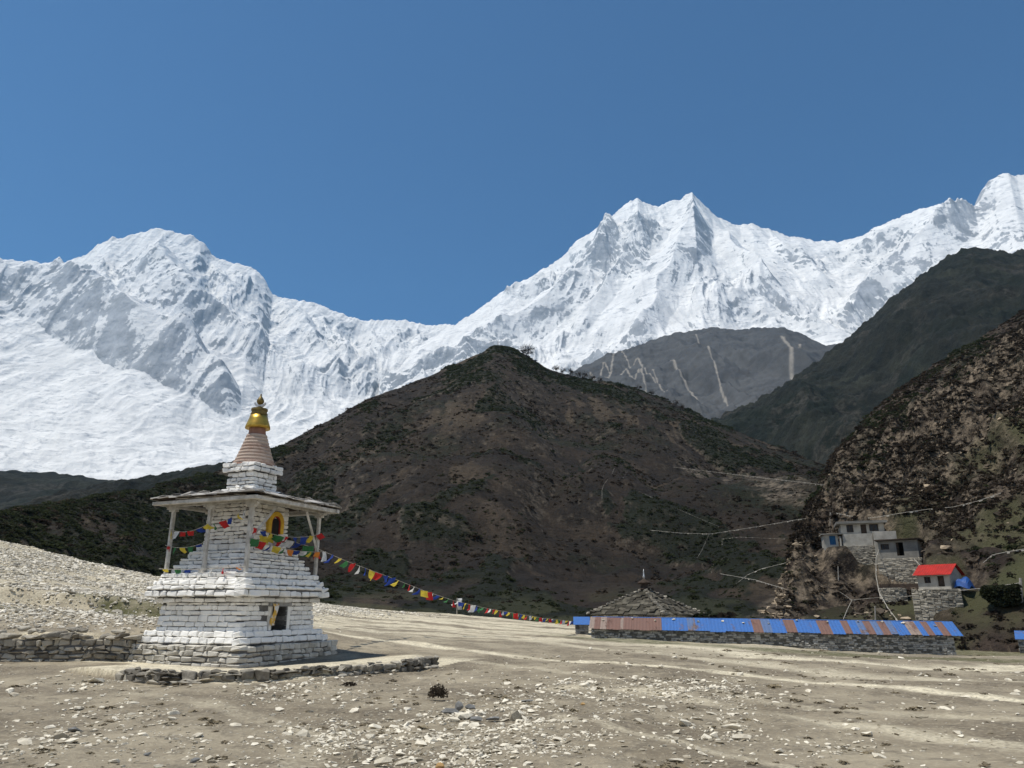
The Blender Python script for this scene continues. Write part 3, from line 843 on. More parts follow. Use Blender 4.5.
# ------------------------------------------------------------------ scattered rock and scrub shapes
def hull_rock(seed, n=13, sq=(1, .8, .6)):
    r = np.random.default_rng(seed)
    p = r.normal(size=(n, 3)); p /= np.linalg.norm(p, axis=1, keepdims=True)
    p *= r.uniform(.72, 1.0, (n, 1)) * np.array(sq)
    bm = bmesh.new()
    for q in p: bm.verts.new(q)
    bmesh.ops.convex_hull(bm, input=bm.verts)
    loose = [v for v in bm.verts if not v.link_faces]
    bmesh.ops.delete(bm, geom=loose, context='VERTS')
    bmesh.ops.triangulate(bm, faces=bm.faces)
    bmesh.ops.recalc_face_normals(bm, faces=bm.faces)
    bm.verts.index_update()
    V = np.array([v.co[:] for v in bm.verts]); F = np.array([[v.index for v in f.verts] for f in bm.faces])
    bm.free()
    return V, F
ROCKS = [hull_rock(k, 12 + k % 5, (1, .6 + .05 * (k % 7), .38 + .05 * (k % 6))) for k in range(14)]

def shrub_shape(seed, n=34, h=.9, sz=1.0):
    r = np.random.default_rng(seed); V = []; F = []
    for i in range(n):
        th = r.uniform(0, 2 * math.pi); ph = math.acos(r.uniform(-.15, 1)); rad = r.uniform(.45, 1.0)
        c = np.array([rad * math.sin(ph) * math.cos(th), rad * math.sin(ph) * math.sin(th), h * rad * math.cos(ph)])
        a = r.normal(size=3); a /= np.linalg.norm(a); b = np.cross(a, r.normal(size=3)); b /= np.linalg.norm(b)
        s = r.uniform(.22, .42) * sz
        k = len(V); V += [c - a * s, c + b * s * .8, c + a * s, c - b * s * .7]
        F += [(k, k + 1, k + 2), (k, k + 2, k + 3)]
    return np.array(V), np.array(F)
SHRUBS = [shrub_shape(k) for k in range(8)]

def scatter(name, shapes, loc, scale, mat, tint, tilt=.4, kind="stuff"):
    n = len(loc); VV = []; FF = []; TT = []; off = 0
    which = rng.integers(0, len(shapes), n)
    for k, (V, F) in enumerate(shapes):
        ix = np.where(which == k)[0]
        if not len(ix): continue
        a = rng.uniform(0, 2 * math.pi, len(ix)); tx = rng.normal(0, tilt, len(ix)); ca, sa = np.cos(a), np.sin(a); ct, st = np.cos(tx), np.sin(tx)
        P = V[None] * scale[ix][:, None, :]
        y = P[..., 1] * ct[:, None] - P[..., 2] * st[:, None]; z = P[..., 1] * st[:, None] + P[..., 2] * ct[:, None]; x = P[..., 0]
        P = np.stack([x * ca[:, None] - y * sa[:, None], x * sa[:, None] + y * ca[:, None], z], -1) + loc[ix][:, None, :]
        VV.append(P.reshape(-1, 3)); TT.append(np.repeat(tint[ix], len(V)))
        FF.append((F[None] + (off + np.arange(len(ix)) * len(V))[:, None, None]).reshape(-1, 3)); off += len(ix) * len(V)
    o = link(name, np_mesh(name, np.concatenate(VV), np.concatenate(FF), {"tint": np.concatenate(TT)}, flat=True), mat)
    return tag(o, kind=kind)

def on_loft(loft, zf, n, t0, t1, dens, az0=None, az1=None, gamma=1.0):
    az = rng.uniform(az0 if az0 is not None else loft.az0, az1 if az1 is not None else loft.az1, n)
    t = t0 + (t1 - t0) * rng.uniform(0, 1, n) ** gamma
    df, _ = loft.foot(az); dr, _ = loft.crest(az)
    r = df + (dr - df) * t
    x, y = r * np.sin(az), r * np.cos(az)
    keep = rng.uniform(0, 1, n) < dens(x, y, az, r, t)
    x, y, r, t, az = x[keep], y[keep], r[keep], t[keep], az[keep]
    return x, y, zf(x, y), r, t, az

# heath on the dark hill
x, y, z, r, t, a = on_loft(MAIN, main_z, 150000, .0, 1.0, lambda x, y, a, r, t: .08 + .45 * smooth(-.15, .5, fbm(x / 26, y / 26, 4, 700)) + .8 * scrub_patch(x, y), az0=-.88, gamma=.8)
gpatch = fbm(x / 40, y / 40, 3, 711)
s = rng.gamma(3, .085, len(x)) * (.6 + r / 380)
tint = np.where((gpatch + .25 * rng.normal(size=len(x)) > .28) | (scrub_patch(x, y) > rng.uniform(.2, 1.1, len(x))), rng.uniform(.62, 1, len(x)), rng.uniform(0, .56, len(x)))
o = scatter("heath_scrub", SHRUBS, np.stack([x, y, z - .1], -1), np.stack([s * 1.25, s * 1.25, s * .8], -1), M_SCRUB, tint, .15)
tag(o, "low brown and dark green heath covering the central hill", "scrub")
x, y, z, r, t, a = on_loft(RIGHT, right_z, 90000, .0, 1.0, lambda x, y, a, r, t: smooth(.08, .2, t) * (.25 + .75 * smooth(-.15, .3, fbm(x / 14, y / 14, 4, 720))) + .14 + .30 * smooth(0, .4, fbm(x / 9, y / 9, 3, 725)), az0=RIGHT.az0 + .022, az1=.80)
kp = (a > RIGHT.az0 + .075) | (t > .42) | (rng.uniform(0, 1, len(x)) < .12)
x, y, z, r, t, a = x[kp], y[kp], z[kp], r[kp], t[kp], a[kp]
gp = fbm(x / 30, y / 30, 3, 721)
far = np.ones(len(x), bool)
for (sx, sy, sz, h) in SITES: far &= np.hypot(x - sx, y - sy) > h + 1.5
x, y, z, r, gp = x[far], y[far], z[far], r[far], gp[far]
s = rng.gamma(3, .085, len(x)) * (.6 + r / 380)
tint = np.where(gp + .25 * rng.normal(size=len(x)) > .32, rng.uniform(.62, 1, len(x)), rng.uniform(0, .5, len(x)))
o = scatter("crag_scrub", SHRUBS, np.stack([x, y, z - .1], -1), np.stack([s * 1.25, s * 1.25, s * .8], -1), M_SCRUB, tint, .15)
tag(o, "brown and green scrub growing between the crags above the houses", "scrub")
# fallen rock on the crags and down the gully
x, y, z, r, t, a = on_loft(RIGHT, right_z, 40000, .02, .85, lambda x, y, a, r, t: (smooth(.1, .3, t) * .28 + .14) * smooth(.10, .45, fbm(x / 10, y / 10, 4, 740)) + .30 * smooth(.03, .0, a - RIGHT.az0), az1=.80)
s = rng.gamma(2.0, .10, len(x)) + .08
o = scatter("crag_rubble", ROCKS, np.stack([x, y, z], -1), np.stack([s * 1.3, s * 1.2, s], -1), M_CRAGROCK, rng.uniform(-.5, .8, len(x)), .5)
tag(o, "broken tan rock strewn over the crags on the right", "rubble")

x, y, z, r, t, a = on_loft(RIGHT, right_z, 60, .0, .95, lambda x, y, a, r, t: smooth(.03, .004, a - RIGHT.az0) * .6 * smooth(0, .3, fbm(x / 6, y / 6, 3, 745)), az1=RIGHT.az0 + .035)
q = [hit(780, 622)[:2], hit(778, 600)[:2], hit(786, 575)[:2], hit(795, 545)[:2]]
xm = rng.uniform(min(p[0] for p in q) - 4, max(p[0] for p in q) + 4, 9000); ym = rng.uniform(min(p[1] for p in q) - 4, max(p[1] for p in q) + 4, 9000)
km = polyline_dist(xm, ym, q) + np.abs(rng.normal(0, 2.2, 9000)) + 2.5 * fbm(xm / 4, ym / 4, 3, 748) < 1.3
x = np.concatenate([x, xm[km]]); y = np.concatenate([y, ym[km]]); z = surf(x, y)
s = rng.gamma(2.0, .075, len(x)) + .05
o = scatter("gully_rubble", ROCKS, np.stack([x, y, z], -1), np.stack([s * 1.3, s * 1.2, s], -1), M_CRAGROCK, rng.uniform(-.3, 1.15, len(x)), .5)
tag(o, "pale broken rock lining the gully between the dark hill and the crags", "rubble")

# boulder field of the moraine
n = 300000
xx = rng.uniform(-66, -6, n); yy = rng.uniform(24, 84, n)
rr = np.hypot(xx, yy); aa = np.arctan2(xx, yy)
gz = ground_base(xx, yy)
keep = (rr < foot_r(aa) + 1) & (aa > -.98) & (rng.uniform(0, 1, n) < (.12 + .88 * smooth(-.1, .4, fbm(xx / 5, yy / 5, 4, 800) + .35)) * smooth(.55, 1.8, gz) * smooth(.35, 1.0, 30 / rr + .25)) & ~((yy > 29.7) & (yy < 31.9) & (xx < -13) & (fbm(xx / 3, yy / 2, 3, 805) > rng.uniform(-.3, .9, n)))
xx, yy = xx[keep], yy[keep]
s = (rng.gamma(1.4, .022, len(xx)) + .022) * (.75 + rr[keep] / 110)
o = scatter("moraine_rubble", ROCKS, np.stack([xx, yy, ground_z(xx, yy) + .02], -1), np.stack([s * 1.3, s * 1.2, s], -1), M_RUBBLE, rng.uniform(.1, 1.0, len(xx)), .5)
tag(o, "pale boulders and cobbles of the moraine bank behind the shrine", "rubble")

# gravel on the dirt: denser in the heaps the photograph shows
HEAPS = [(400, 742, 70, 24, 1.0), (330, 738, 45, 16, .6), (470, 750, 60, 20, .9), (500, 715, 50, 12, .9), (560, 735, 45, 18, .5), (690, 688, 42, 7, 1.0), (745, 696, 30, 5, .7), (730, 722, 36, 14, .4), (838, 748, 26, 7, .8), (640, 700, 50, 18, .3), (300, 690, 60, 10, .6), (95, 682, 45, 5, .6), (60, 735, 30, 8, .6), (120, 712, 60, 12, .3), (150, 745, 70, 14, .3), (240, 668, 90, 6, .25), (700, 745, 60, 14, .2), (560, 690, 80, 12, .3), (20, 755, 40, 12, .4), (600, 640, 60, 4, .3), (430, 628, 50, 4, .5)]
def heap_density(px, py):
    d = .018 + 0 * px
    for cx, cy, sx, sy, w in HEAPS:
        d = d + w * np.exp(-((px - cx) / sx) ** 2 - ((py - cy) / sy) ** 2)
    return np.clip(d, 0, 1)
def project(x, y, z):
    z = z - CAMZ
    fw = y * math.cos(PITCH) + z * math.sin(PITCH); up = -y * math.sin(PITCH) + z * math.cos(PITCH)
    return 512 + FPX * x / fw, 384 - FPX * up / fw
n = 230000
rr = np.exp(rng.uniform(math.log(6.0), math.log(58), n)); aa = rng.uniform(-.78, .78, n)
xx, yy = rr * np.sin(aa), rr * np.cos(aa)
zz = ground_base(xx, yy)
px, py = project(xx, yy, zz)
ok = (rng.uniform(0, 1, n) < heap_density(px, py) * (.25 + .75 * smooth(-.15, .25, fbm(xx / .7, yy / .7, 3, 850)))) & ~((xx < -8) & (yy > 22.8)) & (kerb_dist(xx, yy) < -.1) & (np.hypot(xx - STU_C[0], yy - STU_C[1]) > 4)
ok |= (rng.uniform(0, 1, n) < .011) & (kerb_dist(xx, yy) < -.1) & ~((xx < -8) & (yy > 22.8)) & (np.hypot(xx - STU_C[0], yy - STU_C[1]) > 4)
xx, yy = xx[ok], yy[ok]
zz = ground_z(xx, yy)
s = rng.gamma(1.5, .0095, len(xx)) + .007
s *= .7 + np.hypot(xx, yy) / 22
big = s > .07
gx, gy, gz_, gs = xx[~big], yy[~big], zz[~big], s[~big]
o = scatter("gravel", ROCKS, np.stack([gx, gy, gz_ + gs * .15], -1), np.stack([gs * 1.3, gs * 1.1, gs * .9], -1), M_ROCK, rng.uniform(-.1, 1.1, len(gx)), .4)
tag(o, "pale gravel and small stones scattered over the dry dirt", "gravel")

# dry tufts and dung-dark crumbs between the stones
n = 30000
rr = np.exp(rng.uniform(math.log(6.5), math.log(75), n)); aa = rng.uniform(-.66, .66, n)
tx, ty = rr * np.sin(aa), rr * np.cos(aa)
ok = (rng.uniform(0, 1, n) < smooth(.0, .5, fbm(tx / 3.5, ty / 1.8, 4, 870)) * .10 + .008) & (kerb_dist(tx, ty) < -.25) & ~((tx < -8) & (ty > 22.8)) & (np.hypot(tx - STU_C[0], ty - STU_C[1]) > 4.2)
tx, ty = tx[ok], ty[ok]
ts = (rng.gamma(2.0, .010, len(tx)) + .010) * (.8 + np.hypot(tx, ty) / 28)
o = scatter("dry_tufts", SHRUBS, np.stack([tx, ty, ground_z(tx, ty)], -1), np.stack([ts * 1.5, ts * 1.5, ts * .55], -1), M_TUFT, rng.uniform(0, 1, len(tx)), .1)
tag(o, "low dry brown tufts dotted over the dirt", "tufts")

# the larger loose stones, one object each
rock_me = []
for k, (V, F) in enumerate(ROCKS):
    t_ = rng.uniform(.2, .9)
    rock_me.append(np_mesh("stone", V, F, {"tint": np.full(len(V), t_)}, flat=True)); rock_me[-1].materials.append(M_ROCK)
dark_me = []
for k, (V, F) in enumerate(ROCKS[:6]):
    dark_me.append(np_mesh("stone", V, F, {"tint": np.full(len(V), .4)}, flat=True)); dark_me[-1].materials.append(M_GREYROCK)
def place_stone(p, sx, sy, sz, me, label, group=None, rot=None, name="stone", sink=.3):
    o = link(name, me)
    o.location = (p[0], p[1], float(ground_z(p[0], p[1])) + sz * (.5 - sink))
    o.scale = (sx, sy, sz)
    o.rotation_euler = rot or (random.uniform(-.3, .3), random.uniform(-.3, .3), random.uniform(0, 6.28))
    return tag(o, label, "stone", group)
bx, by, bs = xx[big], yy[big], s[big]
order = np.argsort(-bs / np.hypot(bx, by))[:250]
for i in order:
    k = random.randrange(len(rock_me))
    place_stone((bx[i], by[i]), bs[i] * 1.25, bs[i] * 1.15, bs[i] * .95, rock_me[k], "pale angular stone lying loose on the dry dirt", "pale loose stones on the dirt")
# stones one can point to: (px, py of its foot, width px, height px, kind, label)
NAMED = [(208, 372 + 311, 17, 8, 'p', "broad pale stone on the dirt in front of the shrine's sandy platform"),
         (198 // 1 * 0 + 98, 682, 18, 7, 'p', "flat cream stone at the edge of the dirt before the dry stone wall"),
         (77, 730, 15, 7, 'g', "smooth dark grey stone lying alone on the dirt"),
         (60, 738, 24, 8, 'p', "crumbling pale slab of rock beside the smooth dark grey stone"),
         (50, 727, 10, 6, 'p', "squat tan stone just above the crumbling pale slab"),
         (195, 762, 9, 6, 'g', "dark brown wedge of stone near the bottom edge of the dirt"),
         (147, 755, 8, 4, 'g', "flat dark stone with a pale top on the dirt"),
         (451, 712, 20, 11, 'g', "tilted grey stone at the end of the row of grey rocks"),
         (459, 709, 9, 14, 'g', "slim grey slab propped upright against the tilted grey stone"),
         (470, 708, 12, 6, 'g', "thin grey slab lying behind the propped upright slab"),
         (463, 718, 22, 9, 'p', "cream boulder in front of the propped grey slab"),
         (476, 721, 12, 12, 'g', "pointed brownish grey stone standing between two boulders"),
         (493, 720, 15, 9, 'g', "rounded blue grey boulder in the row of rocks"),
         (515, 720, 26, 14, 'p', "largest cream boulder at the end of the row of rocks"),
         (527, 705, 12, 5, 'g', "small dark stone lying behind the largest cream boulder"),
         (732, 730, 20, 12, 'p', "tall pale block of stone standing by the middle of the dirt"),
         (742, 741, 18, 10, 'p', "pale split stone just below the tall pale block"),
         (714, 739, 10, 8, 'p', "white stone beside the pale split stone"),
         (780, 751, 12, 7, 'p', "white stone alone beside a faint tyre track"),
         (383, 762, 18, 16, 'p', "jagged white rock among the white cobbles"),
         (355, 757, 13, 12, 'p', "jagged white rock with a dark hollow behind it"),
         (585, 690, 13, 7, 'p', "white stone by itself on bare brown dirt"),
         (583, 706, 5, 4, 'o', "small rusty red stone on the dirt"),
         (440, 768, 9, 9, 'o', "orange tan stone at the very bottom of the picture")]
for px, py, w, h, kd_, lab in NAMED:
    p = ghit(px, py); d = math.hypot(p[0], p[1])
    sx = .5 * w * d / FPX; sz = .62 * h * d / FPX
    me = dark_me[random.randrange(6)] if kd_ == 'g' else rock_me[random.randrange(14)]
    if kd_ == 'o':
        V, F = ROCKS[3]; me = np_mesh("stone", V, F, {"tint": np.full(len(V), .5)}, flat=True); me.materials.append(M_OCHRE)
    a0 = math.atan2(p[0], p[1])
    place_stone(p, sx * 1.1, sx * .8, sz * 1.25, me, lab, None, (random.uniform(-.2, .2), random.uniform(-.2, .2), -a0 + random.uniform(-.3, .3)), sink=.15)

# round dark bush in the dirt
p = ghit(438, 699)
o = scatter("bush", [shrub_shape(50, 700, 1.0, .3)], np.array([[p[0], p[1], p[2] + .06]]), np.array([[.19, .19, .20]]), M_SCRUB, np.array([.50]), 0, None)
tag(o, "small round dark twiggy bush on the dirt behind the grey rocks", "bush")
p = ghit(348, 687)
o = scatter("tussock", [shrub_shape(51, 400, .6, .35)], np.array([[p[0], p[1], p[2]]]), np.array([[.24, .18, .16]]), M_SCRUB, np.array([.2]), 0, None)
tag(o, "dark flat tussock below the end of the kerb stones", "tussock")

# ------------------------------------------------------------------ masonry
def face_M(u, nrm):
    return np.stack([u, nrm, V3(0, 0, 1)], 1)
def lay_wall(mb, p0, u, length, z0, z1, nrm, depth=.22, ch=(.15, .22), ln=(.28, .62), batter=0.0, gap=.011, jit=.016, out=.022, skip=None, tint=(.1, 1.0), ends=(0, 0), lean=0.0):
    """courses of separate stones on one wall face; p0 its start at ground level, u along, nrm outwards"""
    u = np.asarray(u, float); nrm = np.asarray(nrm, float); M = face_M(u, nrm)
    if lean: M = np.stack([u, nrm * math.cos(lean) + V3(0, 0, math.sin(lean)), V3(0, 0, math.cos(lean)) - nrm * math.sin(lean)], 1)
    z = z0; k = 0
    while z < z1 - .03:
        h = random.uniform(*ch)
        if z1 - (z + h) < ch[0] * .6: h = z1 - z
        s = ends[0] if k % 2 else ends[1]
        e = length - (ends[1] if k % 2 else ends[0])
        inset = batter * (z - z0 + h / 2)
        s += inset; e -= inset
        while s < e - .02:
            l = random.uniform(*ln)
            if e - (s + l) < ln[0] * .6: l = e - s
            if not (skip and skip(s + l / 2, z + h / 2, l, h)):
                c = np.asarray(p0, float) + u * (s + l / 2) + nrm * (-depth / 2 - inset + random.uniform(-out, out)) + V3(0, 0, z + h / 2)
                mb.box(c, (l / 2 - gap * random.uniform(.4, 1.3), depth / 2, h / 2 - gap * random.uniform(.4, 1.2)), M, jit, random.uniform(*tint), bevel=.02)
            s += l
        z += h; k += 1

def square_course(name, mat, parent, h0, h1, z0, z1, depth=.24, skip=None, core=True, **kw):
    """four faces of laid stone round the shrine's axis, h0/h1 half widths at bottom and top"""
    mb = MB(); bt = (h0 - h1) / max(z1 - z0, .01)
    n = STU_C - DL * h0 - DR * h0; f = STU_C + DL * h0 + DR * h0
    for p0, u, nr, i in ((n, DL, -DR, 0), (n, DR, -DL, 1), (f, -DL, DR, 2), (f, -DR, DL, 3)):
        e = (0, depth * .9) if i in (0, 2) else (depth * .9, 0)
        lay_wall(mb, p0, u, 2 * h0, z0, z1, nr, depth, batter=bt, skip=(skip if i == 1 else None), ends=e, **kw)
    o = mb.build(name, mat, parent)
    if core:
        c = MB(); q = .05
        P = [STU_C + DL * sx * (h - q) + DR * sy * (h - q) + V3(0, 0, z) for h, z in ((h0, z0 + .004), (h1, z1 - .02)) for sx, sy in ((-1, -1), (1, -1), (1, 1), (-1, 1))]
        c.add(P, [(3, 2, 1, 0), (4, 5, 6, 7), (0, 1, 5, 4), (1, 2, 6, 5), (2, 3, 7, 6), (3, 0, 4, 7)])
        c.build("mortar_core", M_CORE, o)
    return o

# ------------------------------------------------------------------ the shrine
stu = thing("stupa", "whitewashed stone shrine with a slate canopy, red spire and gilded top on the dirt", "shrine")
GB = 0.03
square_course("plinth", M_PLINTH, stu, 2.27, 2.22, GB - .10, .56, depth=.4, ch=(.12, .19), ln=(.16, .5), tint=(.3, 1.2), out=.025, gap=.014, jit=.024)
square_course("step_tier", M_WHITE, stu, 2.03, 1.98, .56, .74, ch=(.16, .18), ln=(.2, .45), tint=(.6, 1.1), lean=.22, depth=.3, out=.012)
square_course("step_tier", M_WHITE, stu, 1.90, 1.86, .74, .91, ch=(.15, .17), ln=(.2, .45), tint=(.6, 1.1), lean=.22, depth=.3, out=.012)
NI = (1.30, 1.98)     # niche along the right-hand front face, from the near corner
body = square_course("body", M_WHITE, stu, 1.67, 1.61, .90, 1.74, ch=(.13, .18), ln=(.18, .5), core=False, tint=(.4, 1.1), out=.008, jit=.012, gap=.010,
              skip=lambda s, z, l, h: s + l / 2 > NI[0] - .02 and s - l / 2 < NI[1] + .02 and z < 1.64)
c = MB()
def blk(mb, a0, a1, b0, b1, z0, z1, tint=.5):
    """block between offsets a along DL and b along DR"""
    mb.box(STU_C + DL * (a0 + a1) / 2 + DR * (b0 + b1) / 2 + V3(0, 0, (z0 + z1) / 2), ((a1 - a0) / 2, (b1 - b0) / 2, (z1 - z0) / 2), np.stack([DL, DR, V3(0, 0, 1)], 1), 0, tint)
q = 1.57
nb0, nb1 = -1.67 + NI[0], -1.67 + NI[1]
blk(c, -.75, q, -q, q, .90, 1.73); blk(c, -q, -.755, -q, nb0 - .02, .90, 1.73); blk(c, -q, -.755, nb1 + .02, q, .90, 1.73); blk(c, -q, -.755, nb0 - .018, nb1 + .018, 1.64, 1.728)
c.build("mortar_core", M_CORE, body)
ni = MB()      # niche: jambs, back and floor, in dark stone that paints in its shade
for k in range(5):
    z = .91 + k * .146
    blk(ni, -1.66, -.80, nb0 - .10, nb0 + .03 + random.uniform(0, .02), z, z + .135, random.uniform(.1, .6))
    blk(ni, -1.66, -.80, nb1 - .03 - random.uniform(0, .02), nb1 + .10, z, z + .135, random.uniform(.1, .6))
    blk(ni, -.90 + random.uniform(-.03, .03), -.757, nb0 + .035, nb1 - .035, z, z + .14, random.uniform(-.3, .2))
blk(ni, -1.70, -.80, nb0 - .14, nb1 + .14, 1.62, 1.735, .7)
ni.build("niche", M_MANI, body)
for b0_, b1_ in ((nb1, nb1 + .13), (nb0 - .12, nb0 - .02)):
    jm = MB(); blk(jm, -1.675, -1.58, b0_, b1_, .93, 1.62, 1.0); jm.build("niche_jamb", M_WHITE, body)

corn = square_course("cornice", M_WHITE, stu, 1.74, 1.80, 1.74, 1.88, ch=(.13, .15), tint=(.2, .8))
square_course("cornice", M_WHITE, stu, 1.95, 2.0, 1.88, 2.06, ch=(.15, .2), ln=(.2, .5), depth=.4, tint=(.4, 1.0), out=.02, lean=.12)
square_course("cornice", M_WHITE, stu, 1.99, 1.93, 2.06, 2.19, ch=(.10, .13), depth=.4, ln=(.18, .5), tint=(.65, 1.1), out=.018, jit=.02, lean=.25)
square_course("cornice", M_WHITE, stu, 1.87, 1.79, 2.19, 2.34, ch=(.12, .15), depth=.4, ln=(.18, .5), tint=(.65, 1.1), out=.018, jit=.02, lean=.28)
for h, z0, z1 in ((1.72, 2.32, 2.60), (1.50, 2.60, 2.86), (1.36, 2.86, 3.06), (1.20, 3.06, 3.29), (1.05, 3.29, 3.50)):
    square_course("terrace_tier", M_WHITE, stu, h + .02, h - .02, z0, z1, ch=(.11, .16), ln=(.2, .48), depth=.34, tint=(.3, 1.0), out=.012)
square_course("tower", M_WHITE, stu, .92, .90, 3.50, 4.95, ch=(.11, .16), ln=(.18, .42), tint=(.3, 1.0), out=.008)
def at(a, b, z):           # offsets along DL and DR
    return STU_C + DL * a + DR * b + V3(0, 0, z)
# the painted arch on the tower
ar = MB(); AB, AZ, AW, AH = .20, 3.86, .30, .62
def arch_ring(mb, ro, ri, zc, zb, a0, a1, tint=.5):
    outer = [(-ro, zb)] + [(-ro * math.cos(k * math.pi / 12), zc + ro * 1.05 * math.sin(k * math.pi / 12)) for k in range(13)] + [(ro, zb)]
    inner = [(-ri, zb)] + [(-ri * math.cos(k * math.pi / 12), zc + ri * 1.1 * math.sin(k * math.pi / 12)) for k in range(13)] + [(ri, zb)]
    V = [at(a, AB + x, z) for a in (a0, a1) for ring in (outer, inner) for x, z in ring]
    n = 15; F = []
    for i in range(n - 1):
        F += [(i, i + 1, n + i + 1, n + i), (2 * n + i + 1, 2 * n + i, 3 * n + i, 3 * n + i + 1), (i + 1, i, 2 * n + i, 2 * n + i + 1), (n + i, n + i + 1, 3 * n + i + 1, 3 * n + i)]
    F += [(0, n, 3 * n, 2 * n), (n - 1, 3 * n - 1, 4 * n - 1, 2 * n - 1)]
    mb.add(V, F, tint)
arch_ring(ar, .36, .215, 4.20, 3.88, -1.02, -.86)
ash = ar.build("arch_shrine", M_YELLOW, stu)
dk = MB(); dk.box(at(-.925, AB, 4.06), (.03, .20, .30), np.stack([DL, DR, V3(0, 0, 1)], 1)); dk.build("arch_recess", M_DARKHOLE, ash)
rb = MB(); arch_ring(rb, .225, .185, 4.20, 3.88, -1.0, -.88); rb.build("arch_lining", M_REDP, ash)
# timber: posts, capitals, beams, braces
H = 1.60
posts = [(-H, -H), (H, -H), (.05, -H), (-H, H), (H, H), (H, 0.0)]
for a_, b_ in posts:
    mb = MB(); mb.box(at(a_ * 1.0, b_ * 1.0, 3.62), (.054, .054, 1.04), np.stack([DL, DR, V3(0, 0, 1)], 1), .012, .5, .01)
    po = mb.build("post", M_WOOD, stu)
    mb = MB()
    al = DL if abs(b_) > abs(a_) - .01 else DR
    for k, (w, zz_) in enumerate(((.14, 4.54), (.24, 4.615))):
        mb.box(at(a_, b_, zz_), (w, .07, .036), np.stack([al, np.cross(V3(0, 0, 1), al), V3(0, 0, 1)], 1), .006)
    mb.build("capital", M_WOOD, po)
for i, (n0, n1, dd) in enumerate(((-1, 'DL', 0), (1, 'DL', 0), (-1, 'DR', 0), (1, 'DR', 0))):
    mb = MB(); hb = 1.98; zb = 4.73 if n1 == 'DL' else 4.735
    ln_ = hb + .12 if n1 == 'DL' else hb - .075
    if n1 == 'DL': mb.box(at(0, n0 * hb, zb), (ln_, .06, .06), np.stack([DL, DR, V3(0, 0, 1)], 1), .01, .5, .012)
    else: mb.box(at(n0 * hb, 0, zb), (.06, ln_, .06), np.stack([DL, DR, V3(0, 0, 1)], 1), .01, .5, .012)
    mb.build("beam", M_WOOD, stu)
    mb = MB(); h2 = 1.62; l2 = 1.9 if n1 == 'DL' else h2 - .06
    if n1 == 'DL': mb.box(at(0, n0 * h2, 4.70), (l2, .055, .05), np.stack([DL, DR, V3(0, 0, 1)], 1), .01)
    else: mb.box(at(n0 * h2, 0, 4.70), (.055, l2, .05), np.stack([DL, DR, V3(0, 0, 1)], 1), .01)
    mb.build("beam", M_WOOD, stu)
for p, q_ in ((at(-H, -H + .05, 3.55), at(-H - .02, -.55, 4.62)), (at(-H, H - .02, 3.45), at(-H - .05, H - .75, 4.64)), (at(-H, H + .02, 3.3), at(-H + .02, H, 2.62))):
    mb = MB(); mb.tube([p, q_], .05, 4); mb.build("brace", M_WOOD, stu)
for sgn in range(4):       # rafters
    for k in (-1.2, -.4, .4, 1.2):
        mb = MB()
        e = [(k, -1.95), (k, 1.95), (-1.95, k), (1.95, k)][sgn]
        i_ = [(k * .5, -.85), (k * .5, .85), (-.85, k * .5), (.85, k * .5)][sgn]
        mb.tube([at(*e, 4.86), at(*i_, 5.02)], .035, 4)
        mb.build("rafter", M_WOOD, stu)
dk = MB()
P = [at(sx * h, sy * h, z) for h, z in ((2.06, 4.845), (.6, 5.16), (2.06, 4.875), (.6, 5.19)) for sx, sy in ((-1, -1), (1, -1), (1, 1), (-1, 1))]
F = []
for k in range(4):
    n_ = (k + 1) % 4
    F += [(n_, k, 4 + k, 4 + n_), (8 + k, 8 + n_, 12 + n_, 12 + k), (k, n_, 8 + n_, 8 + k), (4 + n_, 4 + k, 12 + k, 12 + n_)]
dk.add(P, F); roof = dk.build("roof", M_DARKWOOD, stu)
sl = MB()
for k, (u, nr) in enumerate(((DL, -DR), (DR, -DL), (-DL, DR), (-DR, DL))):
    for row in range(5):
        hr = 2.06 - row * .29; s = -hr - .05
        while s < hr:
            w = min(random.uniform(.3, .62), hr + .04 - s); d_ = random.uniform(.20, .27)
            if w < .12: break
            zc = 4.895 + (2.06 - hr) * .216 + .018 + random.uniform(0, .025)
            M = np.stack([u, (nr * -1 + V3(0, 0, .205 + random.uniform(-.07, .05))) / 1.03, V3(0, 0, 1)], 1)
            sl.box(STU_C + u * (s + w / 2) + nr * (hr - d_ * .75 + random.uniform(-.03, .07)) + V3(0, 0, zc), (w / 2 + random.uniform(-.02, .02), d_, .018), M, .025, random.uniform(.2, 1.2), .01)
            s += w
sl.build("slates", M_SLATE, roof)
# upper block, spire, gilded canopy and finial
square_course("upper_block", M_WHITE, stu, .70, .68, 5.17, 5.30, ch=(.10, .13), depth=.3, tint=(.4, 1), core=True)
square_course("upper_block", M_WHITE, stu, .57, .56, 5.30, 5.84, ch=(.11, .15), ln=(.18, .4), depth=.2, tint=(.2, 1))
square_course("upper_block", M_WHITE, stu, .68, .70, 5.84, 5.99, ch=(.13, .16), ln=(.2, .45), depth=.3, tint=(.3, 1), out=.03)
square_course("upper_block", M_WHITE, stu, .70, .66, 5.99, 6.14, ch=(.13, .16), ln=(.2, .45), depth=.3, tint=(.4, 1), out=.035)
prof = [(.68, 6.10)]
NR = 9
for k in range(NR):
    f0 = k / NR; r0 = .66 - .36 * f0 ** .9; z0 = 6.14 + f0 * 1.05
    prof += [(r0, z0), (r0 + .012, z0 + .05), (r0 - .004, z0 + .10), (r0 - .045, z0 + .112)]
prof += [(.285, 7.2), (.25, 7.55), (.2, 7.75)]
mb = MB()
tt_ = []
mb.lathe((STU_C[0], STU_C[1], 0), prof, 40)
nprof = len(prof)
